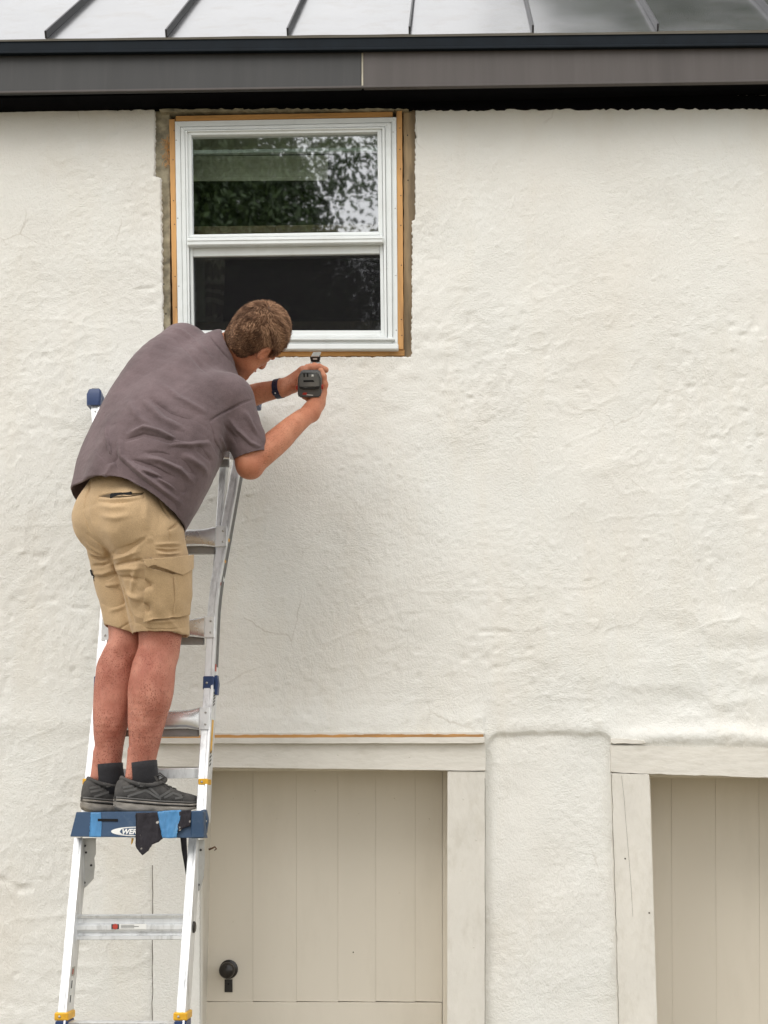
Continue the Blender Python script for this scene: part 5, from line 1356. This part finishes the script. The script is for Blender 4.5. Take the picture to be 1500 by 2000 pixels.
ks.ridges(.0085, 17, 70, lambda x, y: np.exp(-((y - 1115) / 55) ** 2) * (x < 300), 27)
ks.ridges(.0048, 14, 40, lambda x, y: np.ones_like(x), 28)
ks.noise(.0030, 10, 15); ks.noise(.0014, 24, 16)
SV, SF = ks.done()
shorts = mk('cargo_shorts', SV, SF, M['khaki'], person, smooth=True)
k2 = Sculpt(SV, SF)
def cloth_patch(name, pts, lift, mat, parent, th=.002, sc=None):
    bm = sc.patch(pts, lift); bmesh.ops.recalc_face_normals(bm, faces=bm.faces)
    # face the viewer
    n_ = sum((f.normal * f.calc_area() for f in bm.faces), Vector())
    if n_.dot(CAM - bm.faces[:][0].calc_center_median()) < 0: bmesh.ops.reverse_faces(bm, faces=bm.faces)
    me = bpy.data.meshes.new(name); bm.to_mesh(me); bm.free(); me.materials.append(mat)
    me.polygons.foreach_set('use_smooth', np.ones(len(me.polygons), dtype=bool))
    o = link(bpy.data.objects.new(name, me)); attach(o, parent)
    md = o.modifiers.new('thick', 'SOLIDIFY'); md.thickness = th; md.offset = 1
    return o
wv = lambda x, y: .0075 + .0025 * (1 + float(vnoise(x * .06, y * .05, 4)))
cloth_patch('cargo_pocket', c6([(690, 770), (760, 790), (880, 830), (1008, 800), (1004, 1000), (996, 1130), (880, 1160), (690, 1180), (684, 1000)]), wv, M['khaki_dark'], shorts, .003, k2)
cloth_patch('pocket_flap', c6([(680, 714), (780, 712), (900, 700), (1012, 692), (1016, 792), (940, 838), (905, 826), (850, 800), (770, 770), (740, 745), (715, 778), (692, 760)]), lambda x, y: .0150 + .002 * float(vnoise(x * .1, y * .06, 6)), M['khaki'], shorts, .003, k2)
cloth_patch('pocket_pleat', c6([(880, 850), (890, 852), (898, 930), (902, 1020), (892, 1100), (886, 1132), (880, 1100), (888, 1010), (884, 930)]), .0150, M['khaki_dark'], shorts, .0008, k2)
cloth_patch('side_tab', c6([(276, 795), (290, 798), (306, 880), (292, 882)]), .003, M['rag'], shorts, .004, k2)
M['pocket_dark'] = fabric('pocket_shade', (.10, .068, .036))  # shade inside the pocket mouth, painted as a dark patch
cloth_patch('pocket_mouth_shade', c6([(352, 260), (430, 243), (520, 237), (600, 236), (680, 234), (660, 250), (590, 262), (500, 270), (420, 270)]), .0012, M['pocket_dark'], shorts, .0008, k2)
# phone in the back pocket
ph_ = k2.hit(*c6([(515, 256)])[0])
pa, pb = k2.hit(*c6([(430, 262)])[0])[0], k2.hit(*c6([(606, 246)])[0])[0]
pn = (ph_[1] - Vector((0, 0, .35))).normalized(); pdir = (pb - pa).normalized(); pup = pn.cross(pdir).normalized(); pup = pup if pup.z > 0 else -pup
Mph = Matrix((pdir, pn, pup)).transposed().to_4x4(); Mph.translation = (pa + pb) / 2 + pn * .004
ph = box('phone', (-.038, -.005, -.012), (.038, .006, .0085), M['slot'], None, .003, Mph, 2)
tag(ph, 'dark phone edge poking out of the khaki back pocket', 'phone')

# ---- hair: a scalp shell and many short strands
hm, hnt, hb = new_mat('brown_hair')
ha = N(hnt, 'ShaderNodeAttribute', attribute_name='tone'); hc = N(hnt, 'ShaderNodeValToRGB')
e = hc.color_ramp.elements; e[0].position = 0; e[0].color = (.045, .020, .010, 1); e[1].position = 1; e[1].color = (.46, .27, .16, 1); q = e.new(.5); q.color = (.19, .096, .054, 1)
hnt.links.new(ha.outputs['Fac'], hc.inputs['Fac']); hnt.links.new(hc.outputs[0], hb.inputs['Base Color']); hb.inputs['Roughness'].default_value = .7; hb.inputs['Specular IOR Level'].default_value = .2
M['scalp'] = simple('scalp_hair', (.14, .072, .04), .8, var=.5, vscale=60, bump=.8, bscale=90)
hlo = H(0, 0, 0) - .16; hhi = H(0, 0, 0) + .16
def hairline(f):
    return np.interp(f, [-.12, -.075, -.045, -.025, -.008, .012, .03, .045, .065, .09], [-.085, -.082, -.066, -.035, .020, .020, -.012, .010, .055, .075])
def scalp(off):
    G = Field(hlo, hhi, .004)
    def cut(q): return np.maximum(hairline(q[0]) - .022 - q[2], -1) * .8
    G.ell(H(-.012, 0, .022), [hf, he, hu], (.107 + off, .084 + off, .108 + off), k=0, cut=lambda q: (hairline(q[0] / HS - .012) - (q[2] / HS + .022)) * .7)
    G.ell(H(-.040, 0, -.045), [hf, he, hu], (.052 + off, .058 + off, .05 + off), k=.02, cut=lambda q: (-.088 - (q[2] - .049)) * .8)
    for q in (-1, 1): G.ell(H(-.008, q * .095, -.016), [hf, he, hu], (.026, .034, .036), k=.004, op='sub')
    return G.mesh()
HV, HF = scalp(.007)
hair = mk('hair', HV, HF, M['scalp'], person, smooth=True)
HN = normals(HV, HF)
whorl = H(-.070, .012, .085); wd = unit(whorl - H(-.012, 0, .022))
nst = 15000
fc = HV[HF].mean(1)
okf = np.ones(len(HF), bool)
for q in (-1, 1):
    okf &= np.linalg.norm((fc - H(-.010, q * .082, -.010)) , axis=1) > .034
okf = np.nonzero(okf)[0]
pick = okf[RNG.integers(0, len(okf), nst)]; wts = RNG.dirichlet((1, 1, 1, 1), nst)
root = np.einsum('nk,nkd->nd', wts, HV[HF[pick]]); nn = np.einsum('nk,nkd->nd', wts, HN[HF[pick]]); nn /= np.linalg.norm(nn, axis=1)[:, None]
rel = root - H(-.012, 0, .022); radial = rel - wd * (rel @ wd)[:, None]; radial /= np.linalg.norm(radial, axis=1)[:, None] + 1e-6
swirl = np.cross(nn, radial)
flow = radial + .30 * swirl + .5 * hf[None] * np.clip((rel @ hu)[:, None] * 8, 0, 1) - .35 * hu[None]
cl = np.stack([vnoise(root[:, 0] * 45 + i * 7, root[:, 2] * 45 + root[:, 1] * 30, 31 + i) for i in range(3)], 1)
flow = flow + .75 * cl + RNG.normal(0, .16, flow.shape)
flow -= nn * (flow * nn).sum(1)[:, None]; flow /= np.linalg.norm(flow, axis=1)[:, None]
ln = RNG.uniform(.009, .020, nst) * np.interp(rel @ hu, [-.1, 0, .06], [.35, .7, 1.0])
wid = RNG.uniform(.0006, .0012, nst)
side = np.cross(flow, nn)
p0 = root - nn * .002; p1 = root + flow * ln[:, None] * .45 + nn * (ln * .40)[:, None]; p2 = root + flow * ln[:, None] + nn * (ln * RNG.uniform(.25, .6, nst))[:, None]
V = np.stack([p0 - side * wid[:, None], p0 + side * wid[:, None], p1 - side * wid[:, None], p1 + side * wid[:, None], p2 - side * wid[:, None] * .3, p2 + side * wid[:, None] * .3], 1).reshape(-1, 3)
b6 = np.arange(nst)[:, None] * 6
F = np.concatenate([b6 + np.array([[0, 1, 3, 2]]), b6 + np.array([[2, 3, 5, 4]])])
strands = mk('hair_strands', V, F, hm, hair); strands['kind'] = 'stuff'
tone = np.clip(.48 + .38 * cl[:, 0] + RNG.normal(0, .24, nst), 0, 1)
at = strands.data.attributes.new('tone', 'FLOAT', 'POINT'); at.data.foreach_set('value', np.repeat(tone, 6).astype(np.float32))

# ---- watch on the left wrist
wa = unit(wrL - J(515, 766, -.285)); wc = J(545, 759, -.31)
u1 = unit(np.cross(wa, [0, 1, 0])); u2 = np.cross(wa, u1)
loop = []
prof = [(-.011, -.001), (.011, -.001), (.011, .0022), (-.011, .0022)]
V, F = [], []
nL = 28
for k in range(nL):
    an = 2 * math.pi * k / nL; rd = u1 * math.cos(an) + u2 * math.sin(an)
    for u, v in prof: V.append(Vector(wc + wa * u + rd * (.0352 + v)))
for k in range(nL):
    for j in range(4):
        a_, b_ = k * 4 + j, k * 4 + (j + 1) % 4; c_, d_ = ((k + 1) % nL) * 4 + (j + 1) % 4, ((k + 1) % nL) * 4 + j
        F.append((a_, b_, c_, d_))
M['navy'] = simple('navy_silicone', (.012, .016, .045), .4, var=.1)
watch = mk_fix('wrist_watch', (V, F), M['navy'], person, angle=30)
vd = unit(np.array(CAM) - wc); vd = unit(vd - wa * (vd @ wa)); dn = np.cross(wa, vd)
# buckle faces the viewer
bk = unit(vd * .85 - np.array([0, 0, 1]) * .35); bk = unit(bk - wa * (bk @ wa)); bt = np.cross(wa, bk)
Mb = Matrix((Vector(wa), Vector(bt), Vector(bk))).transposed().to_4x4(); Mb.translation = Vector(wc + bk * .0375)
box('buckle', (-.013, -.009, -.001), (.013, .009, .0035), M['navy'], watch, .0015, Mb)
dome('buckle_pin', Vector(wc + bk * .041), .003, M['alu_shiny'], watch, ax=bk)
far = -bk; Mb.translation = Vector(wc + far * .036); box('watch_case', (-.018, -.018, -.011), (.018, .018, .001), M['black_iron'], watch, .004, Mb, 2)
for q in (.5, .8, 1.1):
    r_ = unit(bk * math.cos(q) + bt * math.sin(q) * (1 if bt[2] > 0 else -1)); dome('strap_hole', Vector(wc + r_ * .0374), .0022, M['slot'], watch, ax=r_, h=.1)

# ---- shoes
M['shoe'] = simple('black_shoe_mesh', (.062, .058, .055), .8, var=.35, vscale=40, bump=.5, bscale=160, dirt=(.11, .10, .09), dscale=16, damt=.6)
M['shoe_ov'] = simple('shoe_overlay', (.12, .116, .11), .6, var=.2, dirt=(.12, .11, .10), dscale=18, damt=.5)
M['sole'] = simple('dusty_rubber_sole', (.25, .225, .195), .85, var=.4, vscale=30, bump=.5, bscale=60, stretch=(1, 1, 2), dirt=(.24, .215, .18), dscale=16, damt=.75)
M['sock'] = fabric('black_sock', (.030, .029, .032), bump=.4)
def shoe(heel, ang, parent):
    f = np.array([math.sin(ang), math.cos(ang), 0]); r = np.array([math.cos(ang), -math.sin(ang), 0])
    L = .312
    def W(s): return np.interp(s, [0, .03, .1, .25, .45, .62, .75, .86, .94, .985, 1], [.012, .027, .036, .038, .0385, .046, .0485, .044, .034, .018, .006])
    def off(s): return np.interp(s, [0, .4, .7, 1], [0, 0, .003, .012]) * (-1)
    spring = lambda s: np.interp(s, [0, .04, .10, .6, .8, 1], [.016, .005, 0, 0, .005, .019])
    topS = lambda s: np.interp(s, [0, .05, .15, .5, .8, 1], [.046, .045, .042, .034, .031, .036])
    def loft(secs, n=20):
        V, F = [], []
        for s, w_, z0, z1, e in secs:
            c = heel + f * (s * L) + r * off(s)
            for k in range(n):
                an = 2 * math.pi * k / n; ca, sa = math.cos(an), math.sin(an)
                ca = math.copysign(abs(ca) ** e, ca); sa = math.copysign(abs(sa) ** e, sa)
                V.append(Vector(c + r * ca * w_ + upv * ((z0 + z1) / 2 + sa * (z1 - z0) / 2)))
        for i in range(len(secs) - 1):
            for k in range(n): F.append((i * n + k, i * n + (k + 1) % n, (i + 1) * n + (k + 1) % n, (i + 1) * n + k))
        F.append(tuple(range(n - 1, -1, -1))); F.append(tuple(range((len(secs) - 1) * n, len(secs) * n)))
        return V, F
    sv = np.concatenate([[0, .012, .03, .06], np.linspace(.1, .9, 17), [.93, .955, .975, .99, 1]])
    out = mk_fix('shoe', loft([(s, W(s) * 1.0 - .004, topS(s) - .012, np.interp(s, [0, .02, .06, .13, .22, .30, .36, .42, .5, .62, .75, .88, .96, 1], [.075, .098, .108, .100, .082, .084, .100, .108, .094, .078, .066, .058, .048, .040]), .78) for s in sv]), M['shoe'], parent)
    sole = mk_fix('sole', loft([(s, W(s) + .002, spring(s), topS(s) - .013, .42) for s in sv], 28), M['sole'], out, angle=55)
    mk_fix('midsole', loft([(s, W(s) + .0035, topS(s) - .0125, topS(s) - .003, .55) for s in sv], 24), M['sole'], out, angle=55)
    mk_fix('midsole_band', loft([(s, W(s) + .001, topS(s) - .0035, topS(s) + .004, .6) for s in sv], 24), M['shoe_ov'], out, angle=55)
    at_ = lambda s, x, z: Vector(heel + f * (s * L) + r * (off(s) + x) + upv * z)
    # padded collar, pull tab
    col = [at_(.31 + .245 * math.cos(a_) , .034 * math.sin(a_), .096 + .014 * math.cos(a_) ** 2 * (1 if math.cos(a_) < 0 else .9) - .010 * abs(math.sin(a_))) for a_ in np.linspace(0, 2 * math.pi, 25)]
    mk_fix('collar', tube(col, .0075, 8), M['shoe'], out)
    # overlay chevrons on both sides
    bms = Sculpt(*[np.array(q) if i == 0 else q for i, q in enumerate((np.array([tuple(v.co) for v in out.data.vertices]), np.array([list(p.vertices) for p in out.data.polygons if len(p.vertices) == 4])))])
    def strip(pts, w_):
        path = []
        for s, z in pts:
            for sd in (side_,):
                hit = bms.bvh.ray_cast(at_(s, sd * .12, z), Vector(-r * sd))
                path.append((hit[0] or at_(s, sd * W(s), z)) + Vector(r * sd * .0004))
        return path
    for side_ in (1, -1):
        for pts in ([(.16, .082), (.30, .088), (.44, .052)], [(.10, .050), (.20, .060), (.30, .070), (.40, .052), (.47, .042)], [(.06, .066), (.17, .072), (.25, .084)], [(.05, .078), (.15, .084), (.22, .094)], [(.50, .046), (.60, .062), (.72, .050), (.62, .044)], [(.44, .046), (.58, .072)]):
            p_ = []
            for (s0, z0), (s1, z1) in zip(pts[:-1], pts[1:]):
                for t in np.linspace(0, 1, 5)[:-1]: p_.append((s0 + (s1 - s0) * t, z0 + (z1 - z0) * t))
            p_.append(pts[-1])
            V, F = sweep(strip(p_, .004), [(-.0035, -.0012), (.0035, -.0012), (.0035, .0012), (-.0035, .0012)], normal=Vector(r * side_))
            mk_fix('overlay', (V, F), M['shoe_ov'], out, angle=30)
    # tongue and laces
    tg = [at_(.45, 0, .095), at_(.405, 0, .118), at_(.375, 0, .130)]
    mk_fix('tongue', sweep(tg, [(-.024, -.004), (.024, -.004), (.020, .005), (-.020, .005)], normal=Vector(f)), M['shoe'], out, angle=40)
    for i, s in enumerate((.44, .49, .54, .59, .64)):
        zz = float(np.interp(s, [.42, .5, .62, .75], [.108, .096, .081, .068]))
        mk_fix('lace', tube([at_(s, -.026, zz - .012), at_(s + .01, -.012, zz + .001), at_(s + .022, .012, zz - .002), at_(s + .03, .026, zz - .016)], .0026, 6), M['shoe'], out)
    for q in ([(.43, .010, .112), (.46, .026, .120), (.50, .036, .110), (.47, .022, .104)], [(.43, -.008, .112), (.50, -.006, .128), (.56, .002, .112), (.50, 0, .106)], [(.44, .012, .112), (.49, .030, .096), (.56, .042, .078)]):
        mk_fix('lace', tube([at_(*t_) for t_ in q], .0026, 6), M['shoe'], out)
    return out
Zp = min(TL.z, TR.z)
hz = lambda px, Y: np.array([P(px, 1580, Y).x, Y, Zp + .0005])
shoeR = shoe(hz(224, -.66), R(57), person); shoeL = shoe(hz(159, -.585), R(55), person)
def sock(pts):
    V, F = tube([Vector(J(*p[:3])) for p in pts], [p[3] for p in pts], 20)
    return mk_fix('sock', (V, F), M['sock'], person)
sock([(278, 1488, -.590, .0490), (279, 1498, -.590, .0485), (280, 1515, -.585, .050), (284, 1545, -.575, .052)])
sock([(211.5, 1492, -.525, .0490), (212, 1502, -.525, .0485), (214, 1522, -.52, .050), (217, 1548, -.515, .052)])
# ================================================================== cordless tool
tool = empty('cordless_tool', Vector(tB))
tag(tool, 'dark grey cordless oscillating tool held in both hands under the window', 'power tool')
M['tool'] = simple('dark_tool_plastic', (.085, .085, .083), .55, var=.15, vscale=20, bump=.15, bscale=200, dirt=(.15, .145, .135), dscale=20, damt=.5)
M['tool_light'] = simple('worn_grey_plastic', (.13, .13, .125), .5, var=.2, dirt=(.18, .175, .16), dscale=18, damt=.5)
M['tool_black'] = simple('black_rubber', (.010, .010, .010), .6, var=.2)
M['tool_red'] = simple('red_plastic', (.42, .030, .018), .45, var=.1)
Mt = Matrix((Vector(tr), Vector(ta), Vector(tu))).transposed().to_4x4(); Mt.translation = Vector(tB)
def tpoly(name, pts, l0, l1, mat, bevel=.002, parent=tool):
    """outline in (right, up) extruded along the tool axis"""
    bm = bmesh.new(); bm_poly(bm, [Vector((x, l0, z)) for x, z in pts], Vector((0, l1 - l0, 0)), bevel, 2)
    bmesh.ops.transform(bm, matrix=Mt, verts=bm.verts); return from_bm(name, bm, mat, parent)
bat = tpoly('battery', [(-.040, -.046), (.036, -.046), (.041, -.038), (.043, .020), (.034, .044), (-.031, .046), (-.041, .024), (-.044, -.038)], 0, .058, M['tool'], .004)
tpoly('battery_step', [(-.034, -.006), (.036, -.006), (.038, .019), (.029, .038), (-.028, .040), (-.036, .020)], -.005, .002, M['tool_light'], .002, bat)
tpoly('battery_slot', [(-.020, .012), (.020, .012), (.016, .019), (-.020, .019)], -.0056, -.004, M['slot'], 0, bat)
tpoly('battery_ridge', [(-.037, -.004), (-.026, -.004), (-.020, -.011), (.018, -.011), (.026, -.004), (.038, -.004), (.036, -.012), (.022, -.016), (-.022, -.016), (-.036, -.010)], -.006, .001, M['tool_black'], .001, bat)
tpoly('battery_slot', [(-.018, -.0085), (-.010, -.0085), (-.010, -.0065), (-.018, -.0065)], -.0058, -.004, M['tool_light'], 0, bat)
tpoly('battery_mark', [(-.027, -.034), (-.012, -.036), (-.009, -.028), (-.022, -.027)], -.0008, .001, M['tool_red'], 0, bat)
tpoly('battery_mark', [(-.011, -.0365), (.012, -.0385), (.012, -.0365), (-.011, -.0345)], -.0008, .001, M['white_print'], 0, bat)
for x in (-.016, -.004):
    tpoly('battery_rib', [(x - .003, .030), (x + .003, .030), (x + .003, .0445), (x - .003, .0445)], -.0065, .002, M['tool_black'], .001, bat)
tpoly('battery_contact', [(.010, .032), (.018, .032), (.017, .039), (.011, .039)], -.0062, -.004, M['white_print'], 0, bat)
tpoly('release_button', [(.0405, -.020), (.048, -.018), (.047, -.006), (.041, -.005)], .012, .035, M['tool_red'], .001, bat)
tpoly('release_button', [(-.051, -.018), (-.043, -.020), (-.043, -.005), (-.050, -.006)], .012, .035, M['tool_red'], .001, bat)
V, F = tube([Vector(T(.05, 0, 0)), Vector(T(.062, 0, .0)), Vector(T(.08, 0, 0)), Vector(T(.14, 0, 0)), Vector(T(.20, 0, 0)), Vector(T(.225, 0, 0)), Vector(T(.235, 0, .002))], [.034, .033, .0265, .0245, .0255, .024, .018], 20)
mk_fix('housing', (V, F), M['tool'], tool, angle=40)
V, F = tube([Vector(T(.226, 0, .0)), Vector(T(.232, 0, .030)), Vector(T(.234, 0, .036))], [.018, .015, .0145], 16)
mk_fix('gear_head', (V, F), M['tool_light'], tool, angle=40)
V, F = lathe(T(.234, 0, .034), tu, [(0, .019), (.003, .020), (.006, .0185), (.007, .012)], 18); mk_fix('clamp_ring', (V, F), M['galv'], tool, angle=40)
tpoly('tool_clamp', [(-.016, .043), (.016, .043), (.019, .060), (.017, .063), (-.017, .063), (-.019, .060)], .222, .252, M['tool_black'], .0015)
tpoly('blade', [(-.016, .062), (.016, .062), (.014, .0655), (-.014, .0655)], .215, T and .300, M['galv'], .0005)
tpoly('clamp_window', [(-.008, .051), (.008, .051), (.008, .056), (-.008, .056)], .2205, .223, M['white_print'], .0004)

# ================================================================== trees (one mirrored in the window, one added unseen for the roof)
leafm, lnt, lb = new_mat('green_leaves')
la = N(lnt, 'ShaderNodeAttribute', attribute_name='tone'); lc = N(lnt, 'ShaderNodeValToRGB')
lc.color_ramp.elements[0].color = (.018, .040, .012, 1); lc.color_ramp.elements[1].color = (.070, .120, .030, 1)
lnt.links.new(la.outputs['Fac'], lc.inputs['Fac']); lnt.links.new(lc.outputs[0], lb.inputs['Base Color']); lb.inputs['Roughness'].default_value = .5
M['bark'] = simple('bark', (.10, .08, .06), .9, var=.4, vscale=12, bump=.8, bscale=20, stretch=(1, 1, .2))
def tree(base, height, crown_c, crown_r, nleaf, label, leaf=.10, seed=1):
    rg = np.random.default_rng(seed)
    base = Vector(base); t = empty('broadleaf_tree', base); tag(t, label, 'tree')
    bm = bmesh.new()
    def addtube(path, rads):
        V, F = tube(path, rads, 8); vs = [bm.verts.new(v) for v in V]
        for f in F: bm.faces.new([vs[i] for i in f])
    top = Vector(crown_c) + Vector((0, 0, crown_r[2] * .5))
    addtube([base, base.lerp(top, .3) + Vector((.1, .05, 0)), base.lerp(top, .65), top], [height * .028, height * .02, height * .012, .03])
    cl = []
    for k in range(46):
        d = rg.normal(size=3); d /= np.linalg.norm(d); rad = rg.uniform(.45, 1.0)
        c = np.array(crown_c) + d * rad * np.array(crown_r); cl.append((c, rg.uniform(.16, .30) * min(crown_r)))
        if k < 18:
            a = base.lerp(top, rg.uniform(.3, .85)); m = a.lerp(Vector(c), .55) + Vector((0, 0, .2)); addtube([a, m, Vector(c)], [height * .008, height * .005, .015])
    from_bm('trunk', bm, M['bark'], t, True)
    C = np.array([c[0] for c in cl]); S_ = np.array([c[1] for c in cl])
    j = rg.integers(0, len(cl), nleaf)
    pos = C[j] + rg.normal(size=(nleaf, 3)) * S_[j][:, None] * np.array([.8, .8, .6])
    nf = int(nleaf * .7); dd = rg.normal(size=(nf, 3)); dd /= np.linalg.norm(dd, axis=1)[:, None]
    pos[:nf] = np.array(crown_c) + dd * (rg.random(nf) ** .4)[:, None] * np.array(crown_r) * .88
    u = rg.normal(size=(nleaf, 3)); u[:, 2] -= .6; u /= np.linalg.norm(u, axis=1)[:, None]
    v = np.cross(u, rg.normal(size=(nleaf, 3))); v /= np.linalg.norm(v, axis=1)[:, None]
    l = rg.uniform(.6, 1.3, nleaf)[:, None] * leaf
    V = np.stack([pos, pos + u * l * .5 + v * l * .28, pos + u * l, pos + u * l * .5 - v * l * .28], 1).reshape(-1, 3)
    F = np.arange(nleaf * 4).reshape(-1, 4)
    o = mk('crown', V, F, leafm, t)
    tone = np.clip(.5 + .2 * rg.normal(size=nleaf) + .25 * np.sin(j * 1.7), 0, 1)
    at = o.data.attributes.new('tone', 'FLOAT', 'POINT'); at.data.foreach_set('value', np.repeat(tone, 4).astype(np.float32))
    return t
tree((-5.4, -15.5, 0), 14, (-4.62, -15.0, 8.1), (3.6, 3.0, 4.9), 260000, 'large leafy tree reflected in the upper window pane', .095, 4)
tree((5.6, 11.5, 0), 20, (5.2, 11.0, 14.5), (5.2, 3.6, 6.0), 60000, 'unseen leafy tree added behind the house to darken the right roof panels', .34, 9)  # added out of view so the right roof panels mirror something dark
